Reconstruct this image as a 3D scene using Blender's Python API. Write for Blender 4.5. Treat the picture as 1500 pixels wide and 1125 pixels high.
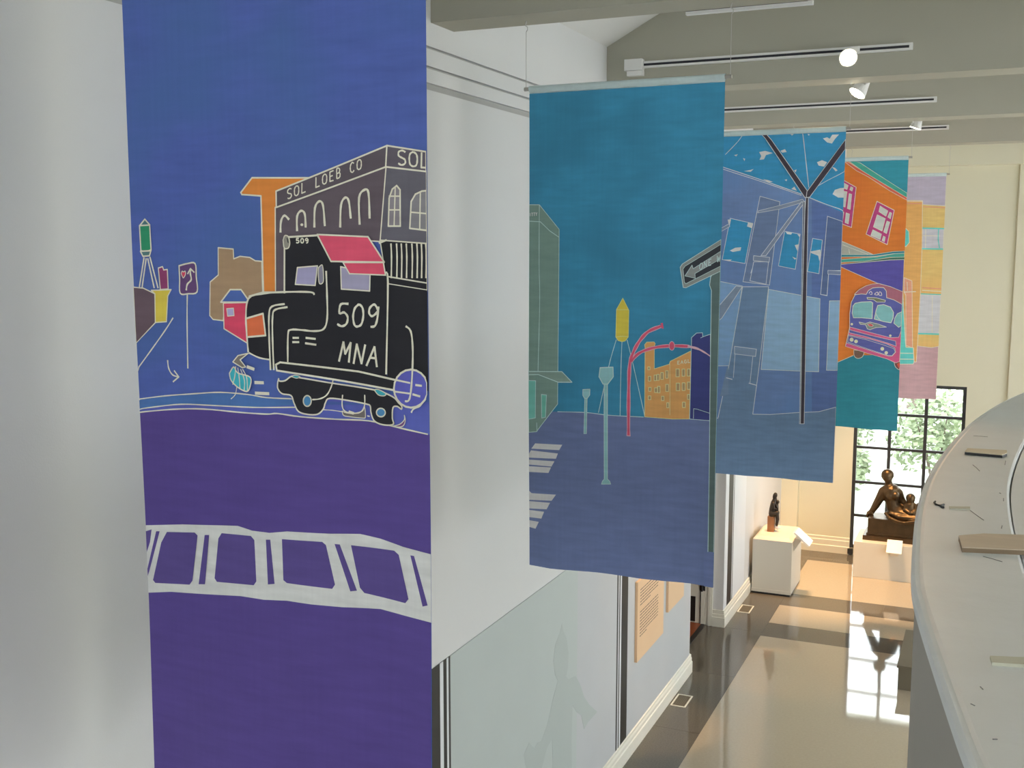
import bpy, bmesh, math, random
from mathutils import Vector, Matrix
random.seed(7)
for o in list(bpy.data.objects): bpy.data.objects.remove(o)
SC = bpy.context.scene
COL = SC.collection

# ------------------------------------------------------------------ camera
FPX, EYE = 1610.0, 4.8            # focal length in px of a 1500 px wide frame, eye height (m)
PITCH, YAW = math.radians(7.03), math.radians(23.82)
cd = bpy.data.cameras.new('camera'); cam = bpy.data.objects.new('camera', cd); COL.objects.link(cam)
cd.sensor_width = 36.0; cd.lens = 36.0 * FPX / 1500.0; cd.clip_start = 0.05; cd.clip_end = 200
cam.location = (0, 0, EYE)
cam.rotation_euler = (math.pi / 2 - PITCH, 0, YAW)
SC.camera = cam

# ------------------------------------------------------------------ world and exposure
w = bpy.data.worlds.new('World'); SC.world = w; w.use_nodes = True
bg = w.node_tree.nodes['Background']
bg.inputs[0].default_value = (0.93, 0.97, 1.0, 1); bg.inputs[1].default_value = 10.0
SC.view_settings.view_transform = 'Standard'; SC.view_settings.look = 'None'
SC.view_settings.gamma = 1.0; SC.view_settings.use_curve_mapping = False
SC.view_settings.exposure = -0.42

# ------------------------------------------------------------------ measuring helpers
_fw = Vector((-math.sin(YAW) * math.cos(PITCH), math.cos(YAW) * math.cos(PITCH), -math.sin(PITCH)))
_rt = Vector((math.cos(YAW), math.sin(YAW), 0)); _up = _rt.cross(_fw)
def sight(u, v): return _fw + _rt * ((u - 750) / FPX) - _up * ((v - 562.5) / FPX)
def ony(u, v, y):
    d = sight(u, v); t = y / d.y
    return Vector((d.x * t, y, EYE + d.z * t))
def onz(u, v, z):
    d = sight(u, v); t = (z - EYE) / d.z
    return Vector((d.x * t, d.y * t, z))

# ------------------------------------------------------------------ materials
def s2l(c):
    c = c / 255.0
    return c / 12.92 if c <= .04045 else ((c + .055) / 1.055) ** 2.4
def rgb(r, g, b, gain=1.0): return tuple(min(.92, s2l(x) * gain) for x in (r, g, b)) + (1,)
_m = {}
def mat(name, color, rough=.6, metal=0., var=.06, scale=6., bump=0., bscale=60., stretch=(1, 1, 1), spec=.5, coat=0.):
    if name in _m: return _m[name]
    m = bpy.data.materials.new(name); m.use_nodes = True; _m[name] = m
    nt = m.node_tree; b = nt.nodes['Principled BSDF']
    b.inputs['Roughness'].default_value = rough; b.inputs['Metallic'].default_value = metal
    b.inputs['Specular IOR Level'].default_value = spec; b.inputs['Coat Weight'].default_value = coat
    tc = nt.nodes.new('ShaderNodeTexCoord'); mp = nt.nodes.new('ShaderNodeMapping'); mp.inputs['Scale'].default_value = stretch
    nt.links.new(tc.outputs['Object'], mp.inputs[0])
    n = nt.nodes.new('ShaderNodeTexNoise'); n.inputs['Scale'].default_value = scale; n.inputs['Detail'].default_value = 5
    nt.links.new(mp.outputs[0], n.inputs['Vector'])
    r = nt.nodes.new('ShaderNodeMix'); r.data_type = 'RGBA'
    r.inputs['A'].default_value = tuple(min(1, c * (1 - var)) for c in color[:3]) + (1,)
    r.inputs['B'].default_value = tuple(min(1, c * (1 + var)) for c in color[:3]) + (1,)
    nt.links.new(n.outputs['Fac'], r.inputs['Factor']); nt.links.new(r.outputs['Result'], b.inputs['Base Color'])
    if bump:
        n2 = nt.nodes.new('ShaderNodeTexNoise'); n2.inputs['Scale'].default_value = bscale; n2.inputs['Detail'].default_value = 3
        nt.links.new(mp.outputs[0], n2.inputs['Vector'])
        bp = nt.nodes.new('ShaderNodeBump'); bp.inputs['Strength'].default_value = bump; bp.inputs['Distance'].default_value = .02
        nt.links.new(n2.outputs['Fac'], bp.inputs['Height']); nt.links.new(bp.outputs[0], b.inputs['Normal'])
    return m

def silk(color, tint=None, var=.13, thru=.0):
    """dyed silk: horizontal dye streaks, slight cloudiness, some light passing through"""
    key = 'silk_%d_%d_%d' % tuple(int(c * 999) for c in color[:3]) + ('t' if tint else '')
    if key in _m: return _m[key]
    m = bpy.data.materials.new(key); m.use_nodes = True; _m[key] = m
    nt = m.node_tree; b = nt.nodes['Principled BSDF']; out = nt.nodes['Material Output']
    b.inputs['Roughness'].default_value = .5; b.inputs['Specular IOR Level'].default_value = .25
    tc = nt.nodes.new('ShaderNodeTexCoord')
    def noise(sc, st, det=4):
        mp = nt.nodes.new('ShaderNodeMapping'); mp.inputs['Scale'].default_value = st
        n = nt.nodes.new('ShaderNodeTexNoise'); n.inputs['Scale'].default_value = sc; n.inputs['Detail'].default_value = det
        nt.links.new(tc.outputs['Object'], mp.inputs[0]); nt.links.new(mp.outputs[0], n.inputs['Vector'])
        return n.outputs['Fac']
    def mix(fac, a, bb):
        x = nt.nodes.new('ShaderNodeMix'); x.data_type = 'RGBA'
        nt.links.new(fac, x.inputs['Factor'])
        for s, v in (('A', a), ('B', bb)):
            if isinstance(v, tuple): x.inputs[s].default_value = v
            else: nt.links.new(v, x.inputs[s])
        return x.outputs['Result']
    k = lambda f: tuple(min(1, c * f) for c in color[:3]) + (1,)
    streak = mix(noise(5, (1, 1, 6)), k(1 - var * 1.6), k(1 + var * 1.6))
    if tint:
        mr = nt.nodes.new('ShaderNodeMapRange'); mr.inputs['From Min'].default_value = .42; mr.inputs['From Max'].default_value = .66
        nt.links.new(noise(1.6, (1, 1, 1.2), 3), mr.inputs['Value'])
        streak = mix(mr.outputs[0], streak, tint)
    weave = mix(noise(40, (1.5, 1, .06), 2), (.94, .94, .94, 1), (1.05, 1.05, 1.05, 1))
    mul = nt.nodes.new('ShaderNodeMix'); mul.data_type = 'RGBA'; mul.blend_type = 'MULTIPLY'; mul.inputs['Factor'].default_value = 1
    nt.links.new(streak, mul.inputs['A']); nt.links.new(weave, mul.inputs['B'])
    nt.links.new(mul.outputs['Result'], b.inputs['Base Color'])
    tr = nt.nodes.new('ShaderNodeBsdfTranslucent'); nt.links.new(mul.outputs['Result'], tr.inputs['Color'])
    ms = nt.nodes.new('ShaderNodeMixShader'); ms.inputs[0].default_value = thru
    nt.links.new(b.outputs[0], ms.inputs[1]); nt.links.new(tr.outputs[0], ms.inputs[2]); nt.links.new(ms.outputs[0], out.inputs['Surface'])
    return m

def glow(name, color, strength):
    if name in _m: return _m[name]
    m = bpy.data.materials.new(name); m.use_nodes = True; _m[name] = m
    b = m.node_tree.nodes['Principled BSDF']
    b.inputs['Base Color'].default_value = color; b.inputs['Emission Color'].default_value = color
    b.inputs['Emission Strength'].default_value = strength
    return m

def glass(name):
    m = bpy.data.materials.new(name); m.use_nodes = True; nt = m.node_tree
    out = nt.nodes['Material Output']; nt.nodes.remove(nt.nodes['Principled BSDF'])
    t = nt.nodes.new('ShaderNodeBsdfTransparent'); t.inputs[0].default_value = (.97, .99, .98, 1)
    g = nt.nodes.new('ShaderNodeBsdfGlossy'); g.inputs['Roughness'].default_value = .03
    f = nt.nodes.new('ShaderNodeFresnel'); f.inputs[0].default_value = 1.45
    x = nt.nodes.new('ShaderNodeMixShader')
    nt.links.new(f.outputs[0], x.inputs[0]); nt.links.new(t.outputs[0], x.inputs[1]); nt.links.new(g.outputs[0], x.inputs[2])
    nt.links.new(x.outputs[0], out.inputs['Surface'])
    return m

M_WALL = mat('white_plaster', (.66, .67, .665, 1), .75, var=.03, scale=1.5, bump=.04, bscale=140)
M_CREAM = mat('cream_plaster', (.72, .705, .555, 1), .7, var=.03, scale=1.5, bump=.03, bscale=140)
M_REVEAL = mat('reveal_shadow_gap', (.42, .42, .40, 1), .8)
M_BEAM = mat('olive_grey_paint', (.42, .41, .335, 1), .7, var=.04, scale=2, bump=.03, bscale=120)
M_CEIL = mat('ceiling_white', (.74, .74, .71, 1), .8, var=.03, scale=2)
M_TRIM = mat('trim_paint', (.76, .75, .66, 1), .4, var=.03)
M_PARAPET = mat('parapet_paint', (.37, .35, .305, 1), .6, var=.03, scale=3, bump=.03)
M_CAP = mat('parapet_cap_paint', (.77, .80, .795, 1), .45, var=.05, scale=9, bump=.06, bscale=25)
M_DARKFLOOR = mat('dark_terrazzo', (.12, .108, .088, 1), .06, var=.35, scale=70, bump=.03, bscale=2.5)
M_LIGHTFLOOR = mat('pale_terrazzo', (.44, .375, .28, 1), .055, var=.10, scale=40, bump=.035, bscale=2.5, coat=.35)
M_JOINT = mat('floor_joint', (.05, .048, .042, 1), .5)
M_MURAL = mat('mural_grey_green', (.47, .53, .52, 1), .5, var=.04, scale=2)
M_MURAL2 = mat('mural_grey_lilac', (.50, .525, .545, 1), .5, var=.04, scale=2)
M_GHOST = mat('grey_green_silhouette', (.425, .485, .475, 1), .5, var=.04, scale=2)
M_BLACK = mat('stripe_black', (.012, .013, .014, 1), .45, var=.2)
M_STRIPEWHITE = mat('stripe_white', (.72, .75, .78, 1), .5, var=.03)
M_BRONZE = mat('bronze', (.105, .07, .038, 1), .38, .85, var=.35, scale=9, bump=.15, bscale=30)
M_BRONZE2 = mat('dark_bronze', (.05, .04, .032, 1), .4, .7, var=.3, scale=20)
M_PLINTH = mat('plinth_paint', (.64, .60, .51, 1), .55, var=.02, scale=2)
M_BOARD = mat('peach_board', (.74, .52, .32, 1), .5, var=.06, scale=1.2)
M_CARD = mat('label_card', (.85, .83, .78, 1), .5, var=.02)
M_TAN = mat('plywood', (.60, .50, .38, 1), .6, var=.15, scale=5, stretch=(1, 9, 6))
M_EDGE = mat('plywood_edge', (.26, .19, .12, 1), .7, var=.25, scale=10, stretch=(1, 1, 20))
M_OAKBLOCK = mat('wood_block', (.36, .15, .055, 1), .5, var=.2, scale=8, stretch=(6, 6, 1))
M_REDWOOD = mat('red_wood_floor', (.30, .085, .03, 1), .3, var=.3, scale=4, stretch=(2, 14, 1))
M_IRON = mat('window_iron', (.03, .032, .036, 1), .5, var=.2)
M_TRACK = mat('track_white', (.78, .78, .76, 1), .4, var=.02)
M_TRACKGAP = mat('track_slot', (.03, .03, .04, 1), .6)
M_ROD = mat('rod_metal', (.42, .41, .37, 1), .45, .3, var=.15)
M_WIRE = mat('wire', (.55, .55, .53, 1), .4, .6)
M_GLASS = glass('window_glass')
M_TAUPE = mat('taupe_paint', (.19, .165, .12, 1), .9, var=.06, spec=.15)
M_INK = mat('print_ink', (.16, .12, .10, 1), .7)

# ------------------------------------------------------------------ object helpers
BASE = {}
def put(name, me_or_bm, mt, parent=None, base=None, smooth=False):
    """world-space bmesh -> object; vertices become local to the base of the thing"""
    bm = me_or_bm
    b = BASE[parent.name] if parent else Vector(base or (0, 0, 0))
    bmesh.ops.translate(bm, verts=bm.verts, vec=-b)
    me = bpy.data.meshes.new(name); bm.to_mesh(me); bm.free()
    for x in (mt if isinstance(mt, (list, tuple)) else [mt]): me.materials.append(x)
    if smooth:
        for p in me.polygons: p.use_smooth = True
    o = bpy.data.objects.new(name, me); COL.objects.link(o)
    if parent: o.parent = parent
    else: o.location = b
    BASE[o.name] = b
    return o
def thing(name, label, cat, base, group=None):
    o = bpy.data.objects.new(name, None); COL.objects.link(o); o.location = base; o.empty_display_size = .2
    BASE[o.name] = Vector(base); tag(o, label, cat, group); return o
def tag(o, label=None, cat=None, group=None, kind=None):
    if label: o['label'] = label
    if cat: o['category'] = cat
    if group: o['group'] = group
    if kind: o['kind'] = kind
    return o
def struct(name, bm, mt, base=None, parent=None, label=None):
    o = put(name, bm, mt, parent, base)
    if not parent: o['kind'] = 'structure'
    if label: o['label'] = label
    return o

def box(bm, x0, x1, y0, y1, z0, z1, bev=0.):
    vs = [bm.verts.new((x, y, z)) for x in (x0, x1) for y in (y0, y1) for z in (z0, z1)]
    fs = []
    for q in ((0, 1, 3, 2), (4, 6, 7, 5), (0, 4, 5, 1), (2, 3, 7, 6), (0, 2, 6, 4), (1, 5, 7, 3)):
        fs.append(bm.faces.new([vs[i] for i in q]))
    bmesh.ops.recalc_face_normals(bm, faces=fs)
    if bev:
        es = list({e for f in fs for e in f.edges})
        bmesh.ops.bevel(bm, geom=es, offset=bev, segments=2, affect='EDGES', profile=.6)
    return bm
def B(*a, **k): return box(bmesh.new(), *a, **k)
def prism(bm, pts, axis, a, b):
    """extrude polygon pts (2d) along axis from a to b"""
    def v(p, t): return {'x': (t, p[0], p[1]), 'y': (p[0], t, p[1]), 'z': (p[0], p[1], t)}[axis]
    A = [bm.verts.new(v(p, a)) for p in pts]; C = [bm.verts.new(v(p, b)) for p in pts]
    fs = [bm.faces.new(A), bm.faces.new(C[::-1])]
    for i in range(len(pts)):
        j = (i + 1) % len(pts); fs.append(bm.faces.new((A[i], C[i], C[j], A[j])))
    bmesh.ops.recalc_face_normals(bm, faces=fs); return bm
def tube(bm, pts, r, n=8, cap=True):
    pts = [Vector(p) for p in pts]; rs = r if isinstance(r, (list, tuple)) else [r] * len(pts); rings = []
    for i, p in enumerate(pts):
        t = (pts[min(i + 1, len(pts) - 1)] - pts[max(i - 1, 0)]).normalized()
        a = t.orthogonal().normalized() if i == 0 else (a0 - t * a0.dot(t)).normalized()
        a0 = a; c = t.cross(a)
        rings.append([bm.verts.new(p + (a * math.cos(2 * math.pi * k / n) + c * math.sin(2 * math.pi * k / n)) * rs[i]) for k in range(n)])
    fs = []
    for R, S in zip(rings, rings[1:]):
        for k in range(n): fs.append(bm.faces.new((R[k], R[(k + 1) % n], S[(k + 1) % n], S[k])))
    if cap: fs += [bm.faces.new(rings[0][::-1]), bm.faces.new(rings[-1])]
    bmesh.ops.recalc_face_normals(bm, faces=fs); return bm
def T(*a, **k): return tube(bmesh.new(), *a, **k)
def blob(bm, c, r, seg=2):
    m = Matrix.Translation(Vector(c)) @ Matrix.Diagonal((*(r if isinstance(r, (tuple, list)) else (r, r, r)), 1))
    bmesh.ops.create_icosphere(bm, subdivisions=seg, radius=1, matrix=m); return bm
def limb(bm, pts, rs):
    """tapered limb with round joints, to be fused by a remesh"""
    tube(bm, pts, rs, 10)
    for p, r in zip(pts, rs): blob(bm, p, r * 1.0)

# ================================================================== THE SETTING
WX, WT = -3.02, .26                 # face of the left wall, its thickness
YE = 17.65                          # far wall
# ---- floor
fb = B(-6.5, 4.5, -4, YE + .3, -.12, -.006)
floor = struct('floor', fb, M_JOINT)
def slab(x0, x1, y0, y1, m):
    put('floor_slab', B(x0 + .0015, x1 - .0015, y0 + .0015, y1 - .0015, -.008, 0), m, floor)
xs_light = -2.51
yy = -4.0
for k in range(14):                                               # dark border along the left wall
    slab(WX - .26 if 11.8 < yy + 1.2 < 14 else WX, xs_light, yy, min(yy + 1.59, YE), M_DARKFLOOR); yy += 1.59
    if yy >= YE: break
for (y0, y1) in ((13.37, 13.9), (14.68, 15.24), (17.06, YE)):        # dark bands across
    for a, b in ((xs_light, -1.2), (-1.2, .2), (.2, 1.6), (1.6, 3.0), (3.0, 4.5)): slab(a, b, y0, y1, M_DARKFLOOR)
for (y0, y1) in ((-4, 4.6), (4.6, 13.37), (13.9, 14.68), (15.24, 17.06)): # pale fields
    for a, b in ((xs_light, 1.0), (1.0, 4.5)): slab(a, b, y0, y1, M_LIGHTFLOOR)

# ---- left wall: strips with recessed reveals between them
bm = bmesh.new()
Z1 = [(0, 5.695), (5.735, 5.812), (5.828, 5.922), (5.938, 6.43)]
OY0, OY1, OZ = 11.83, 13.5, 2.25     # doorway
for z0, z1 in Z1[1:]: box(bm, WX - WT, WX, -4, YE, z0, z1)
box(bm, WX - WT, WX, -4, OY0, 0, Z1[0][1]); box(bm, WX - WT, WX, OY1, YE, 0, Z1[0][1]); box(bm, WX - WT, WX, OY0, OY1, OZ, Z1[0][1])
wall_left = struct('wall_left', bm, M_WALL)
bm = bmesh.new()
for z0, z1 in ((5.695, 5.735), (5.812, 5.828), (5.922, 5.938)): box(bm, WX - WT, WX - .025, -4, YE, z0, z1)
put('reveal_groove', bm, M_REVEAL, wall_left)
# ---- far wall with the window opening
WX0, WX1, WZ0, WZ1 = -1.96, -.36, .10, 2.745
bm = bmesh.new()
box(bm, WX - WT, WX0, YE, YE + .3, 0, 6.5); box(bm, WX1, 4.5, YE, YE + .3, 0, 6.5)
box(bm, WX0, WX1, YE, YE + .3, WZ1, 6.5); box(bm, WX0, WX1, YE, YE + .3, 0, WZ0)
prism(bm, [(WX - WT, 6.5), (4.5, 6.5), (.74, 8.5)], 'y', YE, YE + .3)
wall_far = struct('wall_far', bm, M_CREAM)
put('corner_pilaster', B(WX, -2.76, YE - .16, YE, 0, 6.0), M_CREAM, wall_far)
put('corner_pilaster', B(.20, .9, YE - .04, YE, 0, 6.0), M_CREAM, wall_far)
# ---- right wall, out of the picture: piers between openings placed and sized for their daylight
bm = bmesh.new()
for z0, z1 in ((0, 1.1), (2.5, 3.7), (5.2, 6.5)): box(bm, 4.5, 4.8, -4, YE + .3, z0, z1)
ywin = [2.4, 5.3, 8.2, 11.1, 14.0]
for z0, z1, wl in ((1.1, 2.5, [-.5] + ywin), (3.7, 5.2, ywin)):
    yp = -4
    for y in wl:
        box(bm, 4.5, 4.8, yp, y, z0, z1); yp = y + 2.4
    box(bm, 4.5, 4.8, yp, YE + .3, z0, z1)
struct('wall_right', bm, M_CREAM)
bm = bmesh.new()
box(bm, WX - WT, 4.8, -4.3, -4, 0, 3.4); box(bm, WX - WT, -1.2, -4.3, -4, 3.4, 6.5); box(bm, 3.0, 4.8, -4.3, -4, 3.4, 6.5); box(bm, -1.2, 3.0, -4.3, -4, 5.4, 6.5)  # unseen back wall, its opening sized for daylight on the banner fronts
prism(bm, [(WX - WT, 6.5), (4.5, 6.5), (.74, 8.5)], 'y', -4.3, -4)
struct('wall_back', bm, M_WALL)
# ---- ceiling: two slopes
SL = math.tan(math.radians(27.6)); XR = .74; ZR = 6.43 + (XR - WX) * SL
bm = bmesh.new()
prism(bm, [(WX - WT, 6.43), (WX, 6.43), (XR, ZR), (4.5, 6.43), (4.8, 6.43), (4.8, 6.62), (XR, ZR + .2), (WX - WT, 6.62)], 'y', -4.3, YE + .3)
struct('ceiling', bm, M_CEIL)
# ---- bulkhead beams across the hall
BEAMS = [(2.78, 3.08), (5.70, 5.99), (8.76, 9.08), (11.66, 11.98), (14.60, 14.92)]
for y0, y1 in BEAMS:
    o = struct('trim_%d' % (1 + BEAMS.index((y0, y1))), prism(bmesh.new(), [(WX, 6.07), (4.5, 6.07), (4.5, 6.43), (XR, ZR), (WX, 6.43)], 'y', y0, y1), M_BEAM)
struct('trim_6', B(WX, 4.5, YE - .22, YE, 6.0, 6.5), M_CREAM)
# ---- baseboards
def base_profile(bm, y0, y1, x):
    prism(bm, [(x, 0), (x + .035, 0), (x + .035, .125), (x + .026, .135), (x + .026, .165), (x + .018, .185), (x + .018, .205), (x, .215)], 'y', y0, y1)
bm = bmesh.new(); base_profile(bm, -4, OY0 + .03, WX)
struct('baseboard_left', bm, M_TRIM)
bm = bmesh.new(); base_profile(bm, OY1, YE, WX)
struct('baseboard_left_far', bm, M_TRIM)
bm = bmesh.new()
for x0, x1, yb in ((WX, -2.74, YE - .16), (-2.78, WX0, YE), (WX1, .22, YE), (.18, .9, YE - .04)):
    prism(bm, [(yb, 0), (yb - .035, 0), (yb - .035, .11), (yb - .024, .12), (yb - .024, .2), (yb - .012, .21), (yb - .012, .25), (yb, .26)], 'x', x0, x1)
struct('baseboard_far', bm, M_TRIM)
# ---- doorway in the left wall: jamb end, open door, little red-floored room behind
XI = WX - WT
bm = bmesh.new()
box(bm, XI - .02, WX - .13, OY1 - .022, OY1, 0, OZ); box(bm, WX - .185, WX - .145, OY1 - .034, OY1 - .02, 0, OZ)
box(bm, WX - .155, WX - .13, OY1 - .03, OY1 - .02, 0, OZ)
box(bm, XI - .02, WX, OY0, OY0 + .02, 0, OZ); box(bm, XI - .02, WX, OY0 + .02, OY1 - .02, OZ - .03, OZ)
struct('trim_7', bm, M_TRIM)
bm = bmesh.new()
box(bm, WX - .13, WX + .035, OY1 - .035, OY1 - .0, 0, .125); box(bm, WX - .13, WX + .026, OY1 - .026, OY1, .125, .165); box(bm, WX - .13, WX + .018, OY1 - .018, OY1, .165, .215)
struct('baseboard_doorway', bm, M_TRIM)
door = struct('door_1', B(XI - .95, XI - .03, OY1 - .02, OY1 + .025, .012, OZ - .05), M_TRIM, base=(XI - .5, OY1, 0))
bm = bmesh.new(); box(bm, XI - .035, XI + .035, OY1 - .035, OY1 - .022, .45, .60); tube(bm, [(XI - .005, OY1 - .036, .44), (XI - .005, OY1 - .036, .61)], .012, 8)
put('hinge', bm, M_BLACK, door)
put('kick_plate', B(XI - .36, XI - .09, OY1 - .028, OY1 - .02, .03, .36), M_BLACK, door)
put('edge_strip', B(XI - .03, XI - .022, OY1 - .03, OY1 + .02, .012, OZ - .05), M_BLACK, door)
bm = B(-6.5, XI, OY0 - 1.5, OY1 + .35, -.1, .004)
struct('floor_side_room', bm, M_REDWOOD)
bm = bmesh.new(); box(bm, -6.6, XI, OY1 + .35, OY1 + .5, 0, 2.6); box(bm, -6.6, -6.5, OY0 - 1.5, OY1 + .5, 0, 2.6); box(bm, -6.6, XI, OY0 - 1.6, OY0 - 1.5, 0, 2.6); box(bm, -6.6, XI, OY0 - 1.6, OY1 + .5, 2.6, 2.7)
struct('wall_side_room', bm, M_CREAM)
struct('trim_8', B(XI - .01, XI + .05, OY0, OY1 - .02, 0, .008), M_BLACK)

# ---- far window
fy0, fy1 = YE + .02, YE + .075
win = bmesh.new()
def bar(bm, x0, x1, z0, z1): box(bm, x0, x1, fy0, fy1, z0, z1)
bar(win, WX0, WX0 + .05, WZ0, WZ1); bar(win, WX1 - .05, WX1, WZ0, WZ1); bar(win, WX0 + .05, WX1 - .05, WZ0, WZ0 + .05); bar(win, WX0 + .05, WX1 - .05, WZ1 - .05, WZ1)
window = struct('window_1', win, M_IRON, base=((WX0 + WX1) / 2, YE, WZ0))
cx = [WX0 + .05, -1.43, -.915, WX1 - .05]; cz = [WZ0 + .05, .63, 1.165, 1.72, 2.26, WZ1 - .05]
for x in cx[1:3]: put('mullion', B(x - .024, x + .024, fy0, fy1, WZ0 + .05, WZ1 - .05), M_IRON, window)
for z in cz[1:5]:
    for a, b in zip(cx, cx[1:]): put('glazing_bar', B(a + (.024 if a != cx[0] else 0), b - (.024 if b != cx[3] else 0), fy0 + .006, fy1 - .006, z - .02, z + .02), M_IRON, window)
for a, b in zip(cx, cx[1:]):
    for c, d in zip(cz, cz[1:]):
        put('pane', B(a + .01, b - .01, fy0 + .022, fy0 + .028, c + .01, d - .01), M_GLASS, window)
put('sill_block', B(WX0 - .02, WX0 + .06, YE - .07, YE, .02, .10), M_IRON, window)

# ---- curved parapet wall with a painted cap
ZT = EYE - .75; ZF = 3.0
OUT = [(.75, -.6), (.42, .0), (.20, .7), (.085, 1.25), (0, 1.66), (-.03, 1.82), (-.08, 2.12), (-.12, 2.37), (-.15, 2.60), (-.172, 2.97), (-.188, 3.38), (-.184, 3.93), (-.13, 4.70), (-.04, 5.45), (.15, 6.38), (.55, 7.6), (1.1, 8.8)]
def smooth_poly(pts, n=5):
    r = []
    for i in range(len(pts) - 1):
        p0 = Vector(pts[max(i - 1, 0)]); p1 = Vector(pts[i]); p2 = Vector(pts[i + 1]); p3 = Vector(pts[min(i + 2, len(pts) - 1)])
        for k in range(n):
            t = k / n
            r.append(.5 * ((2 * p1) + (p2 - p0) * t + (2 * p0 - 5 * p1 + 4 * p2 - p3) * t * t + (3 * p1 - p0 - 3 * p2 + p3) * t ** 3))
    r.append(Vector(pts[-1])); return r
oc = smooth_poly(OUT, 5)
for _ in range(3): oc = [oc[0]] + [(a + b * 2 + c) / 4 for a, b, c in zip(oc, oc[1:], oc[2:])] + [oc[-1]]
def offset(c, d):
    r = []
    for i, p in enumerate(c):
        t = (c[min(i + 1, len(c) - 1)] - c[max(i - 1, 0)]).normalized(); r.append(p + Vector((t.y, -t.x)) * d)
    return r
def sweep(prof, c):
    """profile of (offset, z) pairs swept along plan curve c"""
    bm = bmesh.new(); rows = []
    for d, z in prof: rows.append([bm.verts.new((p.x, p.y, z)) for p in offset(c, d)])
    for i in range(len(rows)):
        R, S = rows[i], rows[(i + 1) % len(rows)]
        for k in range(len(c) - 1): bm.faces.new((R[k], R[k + 1], S[k + 1], S[k]))
    bm.faces.new([r[0] for r in rows]); bm.faces.new([r[-1] for r in rows][::-1])
    bmesh.ops.recalc_face_normals(bm, faces=bm.faces); return bm
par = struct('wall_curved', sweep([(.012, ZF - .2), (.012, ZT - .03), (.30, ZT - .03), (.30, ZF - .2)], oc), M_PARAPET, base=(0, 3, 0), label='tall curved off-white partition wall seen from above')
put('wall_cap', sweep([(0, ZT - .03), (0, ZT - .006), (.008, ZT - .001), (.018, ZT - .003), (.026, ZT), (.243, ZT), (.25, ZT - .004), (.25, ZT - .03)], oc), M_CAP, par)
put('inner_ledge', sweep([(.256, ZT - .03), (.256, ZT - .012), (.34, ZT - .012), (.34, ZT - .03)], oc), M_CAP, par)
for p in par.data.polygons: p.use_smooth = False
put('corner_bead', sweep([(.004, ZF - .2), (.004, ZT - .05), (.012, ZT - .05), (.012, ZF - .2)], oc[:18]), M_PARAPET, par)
bm = B(-.35, 4.5, -4, oc[0].y - .1, ZF - .2, ZF)
edge_ = [p for p in offset(oc, .305)]
prism(bm, [(p.x, p.y) for p in edge_] + [(4.5, edge_[-1].y), (4.5, edge_[0].y - .05)], 'z', ZF - .2, ZF)
struct('floor_mezzanine', bm, M_LIGHTFLOOR)

# ================================================================== MURAL ON THE LOWER LEFT WALL
FX = WX + .006
mural = thing('painted_mural', 'pale grey-green mural panel with black border stripes and a faint figure silhouette', 'mural', (WX, 7.5, .21))
put('mural_field', B(WX + .001, FX, 3.2, 8.15, .21, 2.28), M_MURAL, mural)
put('mural_field', B(WX + .001, FX, 8.15, 9.18, .21, 2.28), M_MURAL2, mural)
put('mural_field', B(WX + .001, FX, 9.18, OY0 - .01, .21, 2.28), M_MURAL2, mural)
for y0, y1, m in ((5.42, 5.73, M_BLACK), (5.735, 5.775, M_STRIPEWHITE), (5.78, 5.82, M_BLACK), (5.825, 5.845, M_STRIPEWHITE), (5.85, 5.872, M_BLACK),
                  (9.18, 9.215, M_BLACK), (9.215, 9.24, M_STRIPEWHITE), (9.24, 9.27, M_BLACK), (9.27, 9.31, M_STRIPEWHITE), (9.31, 9.5, M_BLACK)):
    put('stripe', B(FX - .003, FX + .001, y0, y1, .21, 2.28), m, mural)
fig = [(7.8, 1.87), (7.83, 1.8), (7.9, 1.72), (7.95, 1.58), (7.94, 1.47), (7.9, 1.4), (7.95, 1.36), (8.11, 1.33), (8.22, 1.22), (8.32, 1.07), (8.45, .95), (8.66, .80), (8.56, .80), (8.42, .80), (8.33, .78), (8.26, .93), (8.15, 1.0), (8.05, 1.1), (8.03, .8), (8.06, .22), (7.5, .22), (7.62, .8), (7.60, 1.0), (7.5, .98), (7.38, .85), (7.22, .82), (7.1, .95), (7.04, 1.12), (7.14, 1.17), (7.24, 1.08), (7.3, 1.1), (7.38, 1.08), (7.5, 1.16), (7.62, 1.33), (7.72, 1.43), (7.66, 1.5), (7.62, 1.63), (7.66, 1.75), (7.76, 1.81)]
put('figure_silhouette', prism(bmesh.new(), fig, 'x', FX - .002, FX + .0012), M_GHOST, mural)  # flat figure outline, slightly darker than the field around it
def text_panel(y0, y1, z0, z1, rows, label):
    t = thing('text_panel', label, 'wall panel', (WX, (y0 + y1) / 2, z0))
    put('board', B(FX + .002, FX + .028, y0, y1, z0, z1), M_BOARD, t)
    bm = bmesh.new(); x = FX + .028
    for z, a, b in rows:
        y = a
        while y < b:
            l = random.uniform(.03, .09)
            box(bm, x - .001, x + .0008, y, min(y + l, b), z, z + .009); y += l + .012
    tag(put('printed_text', bm, M_INK, t), kind='stuff')
    return t
rows = [(1.56 - .03 * k, 9.80, 10.42 - (.28 if k in (5, 13) else random.uniform(0, .04))) for k in range(6)] + [(1.34 - .03 * k, 9.80, 10.42 - (.4 if k == 8 else random.uniform(0, .04))) for k in range(9)]
text_panel(9.72, 10.62, .87, 1.66, rows, 'large cream exhibit text panel with two printed paragraphs beside black stripes')
text_panel(10.80, 11.42, 1.03, 1.66, [(1.56 - .05 * k, 10.88, 11.3) for k in range(4)], 'smaller cream exhibit text panel mounted near the doorway')
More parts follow.
